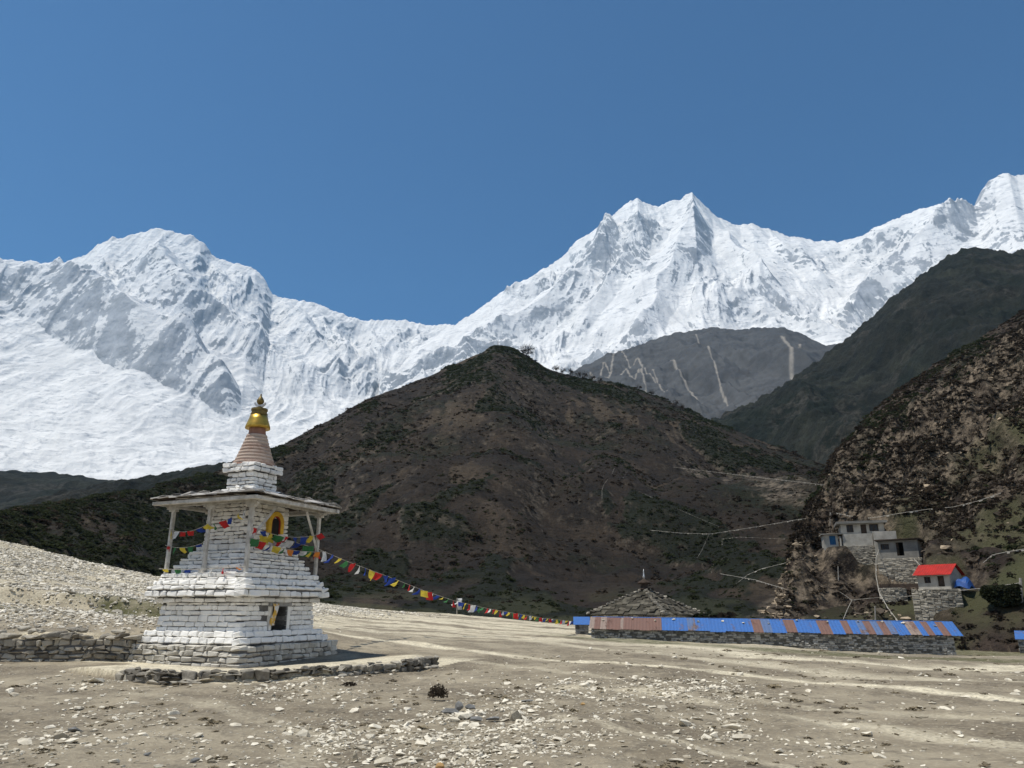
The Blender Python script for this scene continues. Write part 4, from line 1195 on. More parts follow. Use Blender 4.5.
for i in range(nprof):
    k = (i - 1) // 4; g_ = (i - 1) % 4
    for j in range(40): tt_.append((.55 + .4 * ((k * 7919) % 5) / 4 if g_ < 3 else -.5) if 0 <= k < NR else -.2)
mb.t = tt_
spire = mb.build("spire", M_SPIRE, stu)
mb = MB(); mb.lathe((STU_C[0], STU_C[1], 0), [(.37, 7.40), (.41, 7.40), (.405, 7.48), (.37, 7.58), (.32, 7.72), (.285, 7.86), (.1, 7.87)], 32); mb.lathe((STU_C[0], STU_C[1], 0), [(.30, 7.72), (.37, 7.42), (.37, 7.40), (.30, 7.70)], 32)
cn_ = mb.build("gilded_canopy", M_GOLD, stu, True)
mb = MB(); mb.lathe((STU_C[0], STU_C[1], 0), [(.24, 7.85), (.28, 7.88), (.28, 7.93), (.255, 7.94), (.255, 8.03), (.28, 8.04), (.27, 8.10), (.08, 8.12)], 28); mb.build("canopy_band", M_OLDGOLD, cn_, False)
mb = MB(); mb.lathe((STU_C[0], STU_C[1], 0), [(.05, 8.06), (.05, 8.14), (.09, 8.16), (.05, 8.19)], 16)
fin = mb.build("finial", M_OLDGOLD, stu, True)
mb = MB()               # crescent moon, standing across the view
CR = []
for k in range(13):
    a = math.pi * (1.06 + .88 * k / 12)
    CR.append((math.cos(a), math.sin(a)))
V = []; F = []
for a_ in (-.035, .035):
    for i, (cx, sx) in enumerate(CR): V.append(STU_C + V3(.20 * cx, a_, 8.34 + .19 * sx))
    for i, (cx, sx) in enumerate(CR): V.append(STU_C + V3(.175 * cx, a_, 8.36 + .11 * sx))
n = 13
for i in range(n - 1):
    F += [(i, i + 1, n + i + 1, n + i), (2 * n + i + 1, 2 * n + i, 3 * n + i, 3 * n + i + 1), (i + 1, i, 2 * n + i, 2 * n + i + 1), (n + i, n + i + 1, 3 * n + i + 1, 3 * n + i)]
F += [(0, n, 3 * n, 2 * n), (n - 1, 3 * n - 1, 4 * n - 1, 2 * n - 1)]
mb.add(V, F); mb.build("crescent", M_SILVER, fin)
mb = MB(); mb.lathe((STU_C[0], STU_C[1], 0), [(.03, 8.24), (.085, 8.28), (.125, 8.35), (.115, 8.42), (.07, 8.50), (.035, 8.54), (.022, 8.62), (.01, 8.64)], 20); mb.build("flame_bud", M_OLDGOLD, fin, True)
rebase_thing(stu, (STU_C[0], STU_C[1], 0))

# scarf hanging in the niche
mb = MB()
V = []; F = []
for i in range(7):
    for j in range(5):
        zz_ = 1.70 - i * .105; b_ = nb0 - .10 + j * .065 * (1.0 - .07 * i) + .05 * math.sin(i * .9)
        V.append(at(-1.72 - .03 * math.sin(j * 2.2 + i) - .02, b_, zz_))
for i in range(6):
    for j in range(4): F.append((i * 5 + j, i * 5 + j + 1, i * 5 + j + 6, i * 5 + j + 5))
mb.add(V, F)
sc = mb.build("scarf", M_SCARF, None, True)
sc.modifiers.new("thickness", 'SOLIDIFY').thickness = .012
tag(sc, "white and orange offering scarf hanging at the shrine's dark niche", "scarf")
rebase(sc, at(-1.74, nb0, 1.7))

# ------------------------------------------------------------------ prayer flags
# dark scrub beside the old chorten
cb = pt(703, 616, 73); n_ = 160
bx2 = cb[0] + rng.normal(0, 1.5, n_); by2 = cb[1] + rng.normal(0, 1.2, n_)
sb = rng.gamma(4, .09, n_)
o = scatter("scrub", SHRUBS, np.stack([bx2, by2, np.maximum(surf(bx2, by2), cb[2] - 1.6 + rng.uniform(0, 1.4, n_))], -1), np.stack([sb * 1.4, sb * 1.4, sb], -1), M_SCRUB, rng.uniform(0, 1, n_), .1)
tag(o, "dark scrub growing beside the old chorten behind the long wall", "scrub")
flag_me = {}
def flag_mesh(col, v):
    if (col, v) in flag_me: return flag_me[(col, v)]
    r = np.random.default_rng(v + 31 * len(col)); n, m = 5, 5
    ph = r.uniform(0, 6); am = r.uniform(.12, .34); sw = r.uniform(-.4, .6); fl = r.uniform(0, .75)
    V = []; 
    for i in range(n):
        for j in range(m):
            u = i / (n - 1) - .5; w = j / (m - 1)
            V.append((u * (1 - .18 * w) + sw * w * w, am * w * math.sin(ph + 4 * u + 2.5 * w) + fl * w * w, -w * (1 - .35 * fl)))
    me = np_mesh("flag", V, grid_faces(n, m))
    me.materials.append(M_FLAG[col]); flag_me[(col, v)] = me
    return me
CYC = ["blue", "white", "red", "green", "yellow"]
def flag_string(label, pts, size, cols=CYC, spacing=None, group=None, gapchance=0.0, cord=.008, start=0):
    t = thing("prayer_flag_string", label, "prayer flags", group)
    pts = [np.asarray(p, float) for p in pts]
    mb = MB(); mb.tube(pts, cord, 4); mb.build("cord", M_ROPE, t)
    seg = [np.linalg.norm(b - a) for a, b in zip(pts[:-1], pts[1:])]; L = sum(seg); spacing = spacing or size * 1.15
    s = spacing * .6; k = start; cnt = 0
    while s < L - spacing * .4 and cnt < 100:
        if random.random() >= gapchance:
            q = s; i = 0
            while q > seg[i]: q -= seg[i]; i += 1
            a, b = pts[i], pts[i + 1]; d = (b - a) / seg[i]; p = a + d * q
            c = cols[k % len(cols)] if random.random() > .12 else random.choice(CYC)
            o = link("flag", flag_mesh(c, random.randrange(4)), None, t)
            sz = size * random.uniform(.75, 1.2)
            o.location = p; o.scale = (sz, sz, sz * random.uniform(.8, 1.05))
            o.rotation_euler = (random.uniform(-.25, .5), -math.atan2(d[2], math.hypot(d[0], d[1])) * .8 + random.uniform(-.3, .3), math.atan2(d[1], d[0]) + random.uniform(-.7, .7))
            tag(o, c + " flag"); cnt += 1
            k += 1
        s += spacing * random.uniform(.85, 1.2)
    rebase_thing(t, pts[0])
    return t
def sag(a, b, d, n=9):
    a, b = np.asarray(a), np.asarray(b)
    return [a + (b - a) * k / (n - 1) - V3(0, 0, d * 4 * (k / (n - 1)) * (1 - k / (n - 1))) for k in range(n)]
HP = H + .085
flag_string("prayer flags from the shrine's far corner post up to its near post, top row", sag(at(HP, -HP, 3.98), at(.05, -HP - .02, 4.02), .16)[:-1] + sag(at(.05, -HP, 4.02), at(-HP, -HP, 4.52), .1), .24, ["yellow", "white", "red", "red", "blue", "yellow", "green", "red", "blue"], .30)
flag_string("lower drooping prayer flags between the shrine's two sunny-side posts", sag(at(HP, -HP, 3.46), at(.05, -HP, 3.50), .12), .22, ["red", "green", "yellow", "green", "blue", "red"], .30)
flag_string("prayer flags lying along the ledge at the foot of the shrine's posts", sag(at(HP + .1, -HP - .03, 2.74), at(-HP, -HP - .06, 2.74), .05), .2, ["yellow", "green", "blue", "blue", "white", "blue", "orange"], .45)
flag_string("upper prayer flags across the shrine's shaded face below the yellow arch", sag(at(-HP, -HP, 3.92), at(-HP, HP, 3.98), .22), .27, ["red", "blue", "yellow", "green", "red", "blue", "blue", "yellow", "red"], .36)
flag_string("lower prayer flags across the shrine's shaded face", sag(at(-HP - .05, -HP, 3.58), at(-HP - .08, HP + .05, 3.38), .14), .26, ["green", "red", "blue", "yellow", "yellow", "orange", "blue", "white", "yellow", "orange"], .33)
LP = [(246, 533), (268, 536), (291, 541), (318, 549), (345, 560.5), (370, 570), (392, 578), (425, 591), (455, 601), (485, 608), (513, 613), (545, 618.5), (573, 621.5)]
f_ = [(x_ - 246) / (573 - 246.0) for x_, y_ in LP]
lp = [pt(x_, y_, 1 / ((1 - f) / 23.7 + f / 63.0)) for (x_, y_), f in zip(LP, f_)]
flag_string("long string of prayer flags sloping from the shrine down to the blue-roofed hut", lp, .34, ["red", "white", "blue", "yellow", "green", "red", "white", "blue", "yellow"], .56, start=2)

# ------------------------------------------------------------------ dry stone walls by the shrine
mb = MB()
p0 = V3(-34, 23.45, 0); L_ = 34 - 11.3
zb = lambda s: 0.0
lay_wall(mb, V3(-34, 23.18, -.05), V3(1, 0, 0), L_, 0, .72, V3(0, -1, 0), depth=.4, ch=(.08, .15), ln=(.14, .45), gap=.016, jit=.035, out=.05, tint=(.05, 1.1))
s = 0.2
while s < L_:                 # loose cap stones
    w = random.uniform(.2, .5); h = random.uniform(.04, .09)
    if random.random() < .85:
        mb.box(V3(-34 + s + w / 2, 23.36 + random.uniform(-.08, .12), .70 + h), (w / 2, random.uniform(.15, .28), h), Matrix.Rotation(random.uniform(-.2, .2), 3, 'Z'), .04, random.uniform(.1, 1), .03)
    if random.random() < .4:
        mb.box(V3(-34 + s + w / 2, 23.5 + random.uniform(-.08, .12), .80 + h * 2), (w / 2.6, .15, .06), Matrix.Rotation(random.uniform(-.4, .4), 3, 'Z'), .04, random.uniform(.3, 1), .03)
    s += w * random.uniform(.8, 1.1)
o = mb.build("dry_stone_wall", M_DRY); tag(o, "low dry stone retaining wall running up to the shrine's left side", "stone wall"); rebase(o, (-23, 23.2, 0))
core = MB(); core.box(V3(-34 + L_ / 2, 23.42, .34), (L_ / 2 - .02, .17, .33)); c_ = core.build("wall_core", M_CORE, o); c_.location = Vector((0, 0, 0)) - Vector((-23, 23.2, 0))
# kerb of rough stones round the platform
mb = MB()
for (ax, ay), (bx_, by_) in zip(KERB[:-1], KERB[1:]):
    L = math.hypot(bx_ - ax, by_ - ay); u = V3((bx_ - ax) / L, (by_ - ay) / L, 0); nrm = V3(u[1], -u[0], 0)
    g0 = min(float(ground_z(ax + nrm[0] * .15, ay + nrm[1] * .15, False)), float(ground_z(bx_ + nrm[0] * .15, by_ + nrm[1] * .15, False)))
    lay_wall(mb, V3(ax, ay, g0 - .05) + nrm * .06, u, L, 0, .29 + random.uniform(-.03, .03), nrm, depth=.3, ch=(.09, .17), ln=(.14, .42), gap=.014, jit=.04, out=.05, tint=(-.1, .75))
    s = 0
    while s < L:
        w = random.uniform(.15, .4); V, F = ROCKS[random.randrange(14)]
        M = np.array(Matrix.Rotation(math.atan2(u[1], u[0]) + random.uniform(-.3, .3), 3, 'Z'))
        if random.random() < .6: mb.add((V * np.array([w * .6, .14, random.uniform(.07, .13)])) @ M.T + V3(ax, ay, g0 + .25) + u * (s + w / 2) - nrm * random.uniform(0, .12), [tuple(f) for f in F], random.uniform(0, .9))
        if random.random() < .45: mb.add((V * np.array([w * .5, .12, .08])) @ M.T + V3(ax, ay, g0 + .03) + u * (s + w / 2) + nrm * random.uniform(.15, .3), [tuple(f) for f in F], random.uniform(0, .9))
        s += w
o = mb.build("stone_kerb", M_DRY); tag(o, "curved kerb of rough stones edging the sandy platform before the shrine", "kerb"); rebase(o, (-8, 20.3, 0))

# ------------------------------------------------------------------ the long wall with the sheet-metal roof
dL, dR = 60.3, 63.3
def lw(f, py_l, py_r, px_l=591, px_r=957):
    """point on the long wall's front, f along it"""
    a = pt(px_l, py_l, dL); b = pt(px_r, py_r, dR)
    return a + (b - a) * f
A0, A1 = lw(0, 637, 656), lw(1, 637, 656)
E0, E1 = lw(0, 628.3, 635.3), lw(1, 628.3, 635.3)
uw = (A1 - A0); uw[2] = 0; LW = np.linalg.norm(uw); uw /= LW; nb = V3(-uw[1], uw[0], 0)
if nb[1] < 0: nb = -nb
DW = 1.55                              # half depth
RZ0, RZ1 = pt(591, 617.2, dL + 1.5)[2], pt(945, 622.3, dR + 1.4)[2]
long_ = thing("mani_wall", "long low stone wall under a roof of blue and rusted metal sheets", "wall building")
mb = MB()
N = int(LW / .45)
zlo = min(A0[2], A1[2]) - .3
def skip_low(s, z, l, h):
    f = s / LW
    return z + zlo < A0[2] + (A1[2] - A0[2]) * f - .25 or z + zlo + h / 2 > E0[2] + (E1[2] - E0[2]) * f - .02
lay_wall(mb, V3(A0[0], A0[1], zlo), uw, LW, 0, max(E0[2], E1[2]) - zlo, -nb, depth=.3, ch=(.10, .15), ln=(.15, .42), gap=.012, jit=.025, out=.03, skip=skip_low, tint=(-.1, 1.2))
lay_wall(mb, V3(A1[0], A1[1], zlo), nb, 2 * DW, 0, E1[2] - zlo, uw, depth=.3, ch=(.12, .2), ln=(.25, .6), gap=.014, jit=.025, tint=(0, 1), ends=(.02, .3))
wl = mb.build("wall", M_LONG, long_)
mb = MB()
def prism(mb, pts, off):
    n = len(pts); off = np.asarray(off, float)
    mb.add([p for p in pts] + [p + off for p in pts], [tuple(range(n))[::-1], tuple(range(n, 2 * n))] + [(i, (i + 1) % n, n + (i + 1) % n, n + i) for i in range(n)])
q0 = A0 + nb * .06 + uw * .05; q1 = A1 + nb * .06 - uw * .06
P = []
for q, e, rz in ((q0, E0, RZ0), (q1, E1, RZ1)):
    P += [V3(q[0], q[1], zlo), V3(q[0], q[1], e[2] - .03)]
    r_ = q + nb * (DW - .06); P += [V3(r_[0], r_[1], rz - .06)]
    b_ = q + nb * (2 * DW - .12); P += [V3(b_[0], b_[1], e[2] - .03), V3(b_[0], b_[1], zlo)]
mb.add(P, [(0, 1, 2, 3, 4), (9, 8, 7, 6, 5), (0, 5, 6, 1), (1, 6, 7, 2), (2, 7, 8, 3), (3, 8, 9, 4), (4, 9, 5, 0)])
mb.build("wall_core", M_MANI, wl)
# sheets: px edges along the eave and what each one looks like
SH = [(589, 'p'), (594, 'r'), (600, 'p'), (606, 'r'), (613, 'r'), (620, 'p'), (623, 'r'), (631, 'r'), (640, 'r'), (650, 'r'), (661, 'b'), (674, 'b'), (687, 'f'), (695, 'b'), (709, 'b'), (724, 'b'), (738, 'b'), (752, 'r'), (762, 'f'), (771, 'b'), (785, 'r'), (796, 'b'), (808, 'b'), (819, 'r'), (831, 'b'), (843, 'r'), (851, 'b'), (859, 'f'), (866, 'r'), (874, 'f'), (881, 'r'), (889, 'f'), (896, 'b'), (901, 'b'), (908, 'p'), (919, 'b'), (925, 'r'), (932, 'b'), (940, 'r'), (948, 'b'), (959, None)]
MT = {'b': (M_BLUE, "bright blue roof sheet"), 'f': (M_BLUE2, "faded grey blue roof sheet"), 'r': (M_RUST, "rusted brown roof sheet"), 'p': (M_RUSTP, "pale rusted roof sheet")}
def frac(px):
    # the front line in plan, cut by the vertical plane through the pixel at eave height
    py = 628.3 + (px - 591) / 366.0 * 7
    a, b, c = pdir(px, py)
    # (E0 + uw*s) parallel to (a,b)
    return (E0[0] * b - E0[1] * a) / (uw[1] * a - uw[0] * b) / LW
fr_ = [frac(px) for px, k in SH]
for (px, k), f0, f1 in zip(SH[:-1], fr_[:-1], fr_[1:]):
    mb = MB(); dz = random.uniform(0, .04); ext = random.uniform(.06, .26)
    nseg = max(4, int((f1 - f0) * LW / .11))
    V = []; F = []
    for j in range(nseg + 1):
        f = f0 + (f1 - f0) * (j / nseg) * 1.03
        cz = .018 * (1 if j % 2 else 0) + dz
        e = E0 + (E1 - E0) * f - nb * ext; e = e + V3(0, 0, -.02 - ext * .35)
        rd = E0 + (E1 - E0) * f + nb * DW; rd = V3(rd[0], rd[1], RZ0 + (RZ1 - RZ0) * f)
        for th in (0, .012): V += [e + V3(0, 0, cz + th), rd + V3(0, 0, cz + th)]
    for j in range(nseg):
        a = j * 4; b = a + 4
        F += [(a + 2, b + 2, b + 3, a + 3), (b, a, a + 1, b + 1), (a, b, b + 2, a + 2), (b + 1, a + 1, a + 3, b + 3)]
    F += [(0, 2, 3, 1), (nseg * 4, nseg * 4 + 1, nseg * 4 + 3, nseg * 4 + 2)]
    mb.add(V, F)
    o = mb.build("roof_sheet", MT[k][0], long_); tag(o, MT[k][1])
mb = MB()
r0 = E0 + nb * DW; r1 = E1 + nb * DW; b0 = E0 + nb * (2 * DW + .15); b1 = E1 + nb * (2 * DW + .15)
prism(mb, [V3(r0[0], r0[1], RZ0), V3(r1[0], r1[1], RZ1), V3(b1[0], b1[1], E1[2] - .05), V3(b0[0], b0[1], E0[2] - .05)], (0, 0, .02))
tag(mb.build("rear_roof", M_BLUE, long_), "blue rear slope of the roof")
mb = MB(); mb.tube([V3(r0[0], r0[1], RZ0 + .02), V3(r1[0], r1[1], RZ1 + .03)], .05, 6); mb.build("ridge_cap", M_BLUE, long_)
mb = MB()
for k in range(14):      # stones weighing the sheets down
    f = (k + random.uniform(.2, .8)) / 14; e = E0 + (E1 - E0) * f + nb * DW * random.uniform(.55, .92); q_ = ((e - (E0 + (E1 - E0) * f)) @ nb) / DW
    V, F = ROCKS[k]; me = np_mesh("stone", V, F, {"tint": np.full(len(V), .6)}, flat=True); me.materials.append(M_ROCK)
    o = link("stone", me); zt = (E0 + (E1 - E0) * f)[2]; zr_ = RZ0 + (RZ1 - RZ0) * f
    o.location = (e[0], e[1], zt + (zr_ - zt) * q_ + .12); o.scale = (.17, .14, .15); o.rotation_euler = (.3, .1, k)
    tag(o, "stone weighing down the metal sheets of the long roof", "stone", "stones on the long roof")
rebase_thing(long_, (A0 + A1) / 2)

def hut(label, px0, px1, py_base, py_eave, py_ridge, d, wallmat, roofmat, depth=1.2, roof_label=None, name="hut", face=0.0):
    t = thing(name, label, "hut")
    a = pt(px0, py_base, d); b = pt(px1, py_base, d); u = b - a; u[2] = 0; L = np.linalg.norm(u); u /= L
    if face:
        m_ = (a + b) / 2; R_ = np.array(Matrix.Rotation(face, 3, 'Z')); u = R_ @ u; a = m_ - u * L / 2; b = m_ + u * L / 2
    n_ = V3(-u[1], u[0], 0); z0 = min(a[2], b[2]) - .5; ze = pt(px0, py_eave, d)[2]; zr = pt(px0, py_ridge, d + depth)[2]
    mb = MB(); lay_wall(mb, V3(a[0], a[1], z0), u, L, 0, ze - z0, -n_, depth=.25, ch=(.14, .22), ln=(.25, .5), jit=.025); lay_wall(mb, V3(b[0], b[1], z0), n_, 2 * depth, 0, ze - z0, u, depth=.25, ch=(.14, .22), ln=(.25, .5), jit=.025, ends=(.02, .25))
    lay_wall(mb, V3(a[0], a[1], z0), n_, 2 * depth, 0, ze - z0, -u, depth=.25, ch=(.14, .22), ln=(.25, .5), jit=.025, ends=(.02, .25))
    w = mb.build("wall", wallmat, t)
    mb = MB(); m_ = (a + b) / 2 + n_ * depth; mb.box(V3(m_[0], m_[1], (z0 + ze) / 2 - .02), (L / 2 - .05, depth - .06, (ze - z0) / 2 - .02), face_M(u, n_)); mb.build("wall_core", wallmat, w)
    for sgn in (-1, 1):
        mb = MB(); e = [m_ + u * s_ * (L / 2 + .15) + n_ * sgn * (depth + .15) for s_ in (-1, 1)]; r_ = [m_ + u * s_ * (L / 2 + .15) for s_ in (1, -1)]
        prism(mb, [V3(e[0][0], e[0][1], ze - .03), V3(e[1][0], e[1][1], ze - .03), V3(r_[0][0], r_[0][1], zr), V3(r_[1][0], r_[1][1], zr)], (0, 0, .025))
        mb.build("roof", roofmat, t)
    rebase_thing(t, V3(m_[0], m_[1], pt(px0, py_base, d)[2]))
    return t
hut("tiny stone hut with a blue sheet roof at the end of the long prayer-flag string", 575.5, 588.5, 636, 624.5, 617, 63.5, M_MANI, M_BLUE, 1.0)
hut("stone hut with a blue roof half out of the picture beside the grassy bank", 1020, 1060, 652, 639, 631, 69, M_MANI, M_BLUE, 1.4)

# old stone chorten with a hipped stone roof behind the long wall
dC = 71.0
cc = pt(646, 620, dC); t = thing("chorten", "squat old stone chorten with a hipped stone roof and small spire behind the long wall", "shrine")
hw = 3.55; rot = math.radians(-45 - 5 + 12); ux = V3(math.cos(rot), math.sin(rot), 0); uy = V3(-math.sin(rot), math.cos(rot), 0)
ze = pt(594, 614.5, dC)[2]; za = pt(645, 589.5, dC)[2]; zb_ = -2.6
mb = MB()
for u, nr in ((ux, -uy), (uy, ux), (-ux, uy), (-uy, -ux)):
    p0 = cc + nr * hw - u * hw
    lay_wall(mb, V3(p0[0], p0[1], zb_), u, 2 * hw, 0, ze - zb_, nr, depth=.3, ch=(.16, .24), ln=(.3, .6), jit=.025, ends=(0, .28))
w = mb.build("wall", M_DRY, t)
mb = MB(); mb.box(V3(cc[0], cc[1], (ze + zb_) / 2), (hw - .08, hw - .08, (ze - zb_) / 2 - .02), face_M(ux, uy)); mb.build("wall_core", M_DRY, w)
mb = MB()
Q = [cc + ux * sx * (hw + .2) + uy * sy * (hw + .2) for sx, sy in ((-1, -1), (1, -1), (1, 1), (-1, 1))]
Q = [V3(p[0], p[1], ze) for p in Q]; ap = V3(cc[0], cc[1], za)
mb.add(Q + [ap], [(0, 1, 4), (1, 2, 4), (2, 3, 4), (3, 0, 4), (3, 2, 1, 0)])
rf = mb.build("roof", M_EARTHSTONE, t)
mb = MB()
for i in range(4):
    a, b = Q[i], Q[(i + 1) % 4]
    for row in range(11):
        f = row / 11.0; p, q_ = a + (ap - a) * f, b + (ap - b) * f; L = np.linalg.norm(q_ - p); s = 0; u = (q_ - p) / L
        inn = (ap - (a + b) / 2); inn /= np.linalg.norm(inn); nn = np.cross(u, inn)
        while s < L - .1:
            wd = min(random.uniform(.3, .8), L - s)
            mb.box(p + u * (s + wd / 2) + inn * .18 + nn * random.uniform(-.05, .12), (wd / 2, .21, .05), np.stack([u, inn, nn], 1), .03, random.uniform(0, .9), .01); s += wd
mb.build("roof_stones", M_EARTHSTONE, rf)
mb = MB()
for i in range(4):
    a = Q[i]
    for k in range(14):
        f = k / 14; p = a + (ap - a) * f; d_ = (ap - a) / np.linalg.norm(ap - a)
        mb.box(p + V3(0, 0, .13), (.2, .16, .07), Matrix.Rotation(random.uniform(0, 3), 3, 'Z'), .05, random.uniform(.2, .8), .02)
mb.build("hip_stones", M_DRY, rf)
mb = MB(); k = dC / FPX
mb.lathe((cc[0], cc[1], za - .05), [(.5, 0), (.5, .14), (.36, .2), (.30, .42), (.30, .5), (.58, .56), (.62, .64), (.5, .74), (.28, .84), (.16, .95), (.10, 1.0)], 20)
fn = mb.build("finial", M_DARKWOOD, t, True)
mb = MB(); mb.lathe((cc[0], cc[1], za - .05), [(.10, .98), (.09, 1.15), (.12, 1.2), (.07, 1.28), (.05, 1.6), (.02, 1.85)], 10); mb.build("spike", M_SILVER, fn, True)
rebase_thing(t, V3(cc[0], cc[1], zb_ + .6))

# ------------------------------------------------------------------ houses on the hillside
HD = {k: math.hypot(HOUSE[k][0], HOUSE[k][1]) for k in HOUSE}
class Fr:
    """frame of a house front: pixel of its lower left corner and range, turned by 'turn'"""
    def __init__(self, px, py, d, turn):
        self.o = pt(px, py, d); a = math.atan2(self.o[0], self.o[1]) + turn
        self.u = V3(math.cos(a), -math.sin(a), 0); self.n = V3(math.sin(a), math.cos(a), 0); self.k = d / FPX * 1.0
        self.M = np.stack([self.u, self.n, V3(0, 0, 1)], 1)
    def p(self, s, dep, z): return self.o + self.u * s + self.n * dep + V3(0, 0, z)
    def box(self, mb, s0, s1, d0, d1, z0, z1, jit=0, tint=.5, bevel=0): mb.box(self.p((s0 + s1) / 2, (d0 + d1) / 2, (z0 + z1) / 2), ((s1 - s0) / 2, (d1 - d0) / 2, (z1 - z0) / 2), self.M, jit, tint, bevel)
def shell(fr, mb, w, dep, h, holes, th=.25, z0=0.0):
    """four walls, the front one left open at holes (s0, s1, z0, z1)"""
    xs = sorted({0, w} | {v for hl in holes for v in hl[:2]}); zs = sorted({z0, h} | {v for hl in holes for v in hl[2:]})
    for a, b in zip(xs[:-1], xs[1:]):
        for c, d in zip(zs[:-1], zs[1:]):
            if any(a >= hl[0] - 1e-6 and b <= hl[1] + 1e-6 and c >= hl[2] - 1e-6 and d <= hl[3] + 1e-6 for hl in holes): continue
            fr.box(mb, a, b, 0, th, c, d)
    fr.box(mb, 0, th, th + .002, dep - th - .002, z0, h); fr.box(mb, w - th, w, th + .002, dep - th - .002, z0, h); fr.box(mb, 0, w, dep - th, dep, z0, h)
def window(fr, t, s0, s1, z0, z1, mat=M_DARKWOOD, th=.25):
    mb = MB(); e = .07
    fr.box(mb, s0, s1, .06, .14, z0, z0 + e); fr.box(mb, s0, s1, .06, .14, z1 - e, z1); fr.box(mb, s0, s0 + e, .06, .14, z0 + e + .001, z1 - e - .001); fr.box(mb, s1 - e, s1, .06, .14, z0 + e + .001, z1 - e - .001)
    m_ = (s0 + s1) / 2; fr.box(mb, m_ - .03, m_ + .03, .07, .13, z0 + e + .001, z1 - e - .001)
    w = mb.build("window", mat, t); mb = MB(); fr.box(mb, s0 + e, s1 - e, .15, .17, z0 + e, z1 - e); mb.build("pane", M_GLASS, w)
def door(fr, t, s0, s1, z0, z1, mat=M_DARKWOOD):
    mb = MB(); n = 4
    for k in range(n): fr.box(mb, s0 + (s1 - s0) * k / n + .004, s0 + (s1 - s0) * (k + 1) / n - .004, .10, .15, z0, z1)
    mb.build("door", mat, t)

# upper white house with a flat roof
d = HD["white"]; k = d / FPX * .93
f1_ = Fr(843, 545, d, math.radians(-4)); t = thing("house", "white flat-roofed house highest on the hillside with dark windows and door", "house")
W = 38 * k; Hh = 21.5 * k; z1_ = 11.5 * k
mb = MB(); hs = [(5 * k, 11 * k, z1_ + .3 * k, 19 * k), (17.5 * k, 22.5 * k, z1_ - 1.5 * k, 19 * k), (25 * k, 33 * k, z1_ + .8 * k, 19 * k)]
shell(f1_, mb, W, 4.2, Hh - .2, hs, z0=-2.5); mb.build("wall", M_PLASTER, t)
mb = MB(); f1_.box(mb, .28, W - .28, 1.3, 1.35, -.5, Hh - .3); mb.build("shade_backing", M_DARKHOLE, t)  # near-black sheet behind the openings, painting in the dark of the room
window(f1_, t, *hs[0]); window(f1_, t, *hs[2]); door(f1_, t, *hs[1])
mb = MB(); f1_.box(mb, -.45, W + .35, -.5, 4.5, Hh - .19, Hh + .07, .02); mb.build("roof", M_GREYPL, t)
mb = MB(); f1_.box(mb, -.0, W * .68, -.9, -.003, -2.2, z1_ - 1.6 * k, .04); mb.build("terrace_wall", M_PLASTER, t)
mb = MB(); f1_.box(mb, W * .70, W + 1.0, -1.3, -.003, -2.6, z1_ - .2 * k, .04); mb.build("porch_wall", M_PLASTER, t)
rebase_thing(t, f1_.p(W / 2, 2, 0))
mb = MB(); Wt_ = W * .78
lay_wall(mb, f1_.p(-.2, -1.15, -3.8), f1_.u, Wt_, 0, 3.6, -f1_.n, depth=.35, ch=(.12, .22), ln=(.2, .55), batter=.03, jit=.035, tint=(.1, 1))
lay_wall(mb, f1_.p(Wt_ - .3, -1.15, -3.8), f1_.n, 3, 0, 3.6, f1_.u, depth=.35, ch=(.12, .22), ln=(.2, .55), jit=.03, tint=(.1, 1), ends=(.3, 0))
o = mb.build("retaining_wall", M_DRY); core = MB(); f1_.box(core, -.1, Wt_ - .5, -1.05, 3.0, -3.8, -.22); c_ = core.build("wall_core", M_DRY, o)
tag(o, "rough grey stone wall below the white flat-roofed house", "stone wall"); q = f1_.p(Wt_ / 2, -1, -3.8); rebase(o, q); c_.location = -Vector(q)
fs = Fr(824, 545, d - 1, math.radians(-6)); t = thing("shed", "small white shed with a blue door beside the white flat-roofed house", "shed"); W = 13 * k; Hh = 9.5 * k
mb = MB(); hs = [(5.5 * k, 11 * k, 0, 8.5 * k)]; shell(fs, mb, W, 2.2, Hh, hs, .15, z0=-2.6); mb.build("wall", M_PLASTER, t); door(fs, t, *hs[0], M_BDOOR)
mb = MB(); fs.box(mb, -.2, W + .6, -.3, 2.4, Hh + .002, Hh + .12, .02); mb.build("roof", M_GREYPL, t); rebase_thing(t, fs.p(W / 2, 1, 0))
# grey house on the terrace wall
d = HD["grey"]; k = d / FPX * .93
fg = Fr(880, 558.5, d - .5, math.radians(8)); t = thing("house", "grey plastered house with a dark doorway standing on a tall stone terrace", "house"); W = 33 * k; Hh = 16 * k
hs = [(2 * k, 9 * k, 8 * k, 13 * k), (15 * k, 21 * k, 2 * k, 14 * k)]
mb = MB(); shell(fg, mb, W, 4.0, Hh, hs, z0=-.4); mb.build("wall", M_GREYPL, t); mb = MB(); fg.box(mb, .28, W - .28, 1.5, 1.55, 0, Hh - .1); mb.build("shade_backing", M_DARKHOLE, t)
window(fg, t, *hs[0]); door(fg, t, hs[1][0], hs[1][0] + 2.0 * k, hs[1][2], hs[1][3])
mb = MB(); fg.box(mb, -.3, W + .3, -.35, 4.2, Hh + .002, Hh + .16, .03); mb.build("roof", M_DARKWOOD, t); rebase_thing(t, fg.p(W / 2, 2, 0))
mb = MB(); Wt = 34 * k
lay_wall(mb, fg.p(-.3, -.55, -4.6), fg.u, Wt + .4, 0, 4.55, -fg.n, depth=.35, ch=(.14, .24), ln=(.25, .6), batter=.02, jit=.03, tint=(.2, 1))
lay_wall(mb, fg.p(Wt + .1, -.55, -4.6), fg.n, 4, 0, 4.55, fg.u, depth=.35, ch=(.14, .24), ln=(.25, .6), jit=.03, tint=(.2, 1), ends=(.3, 0))
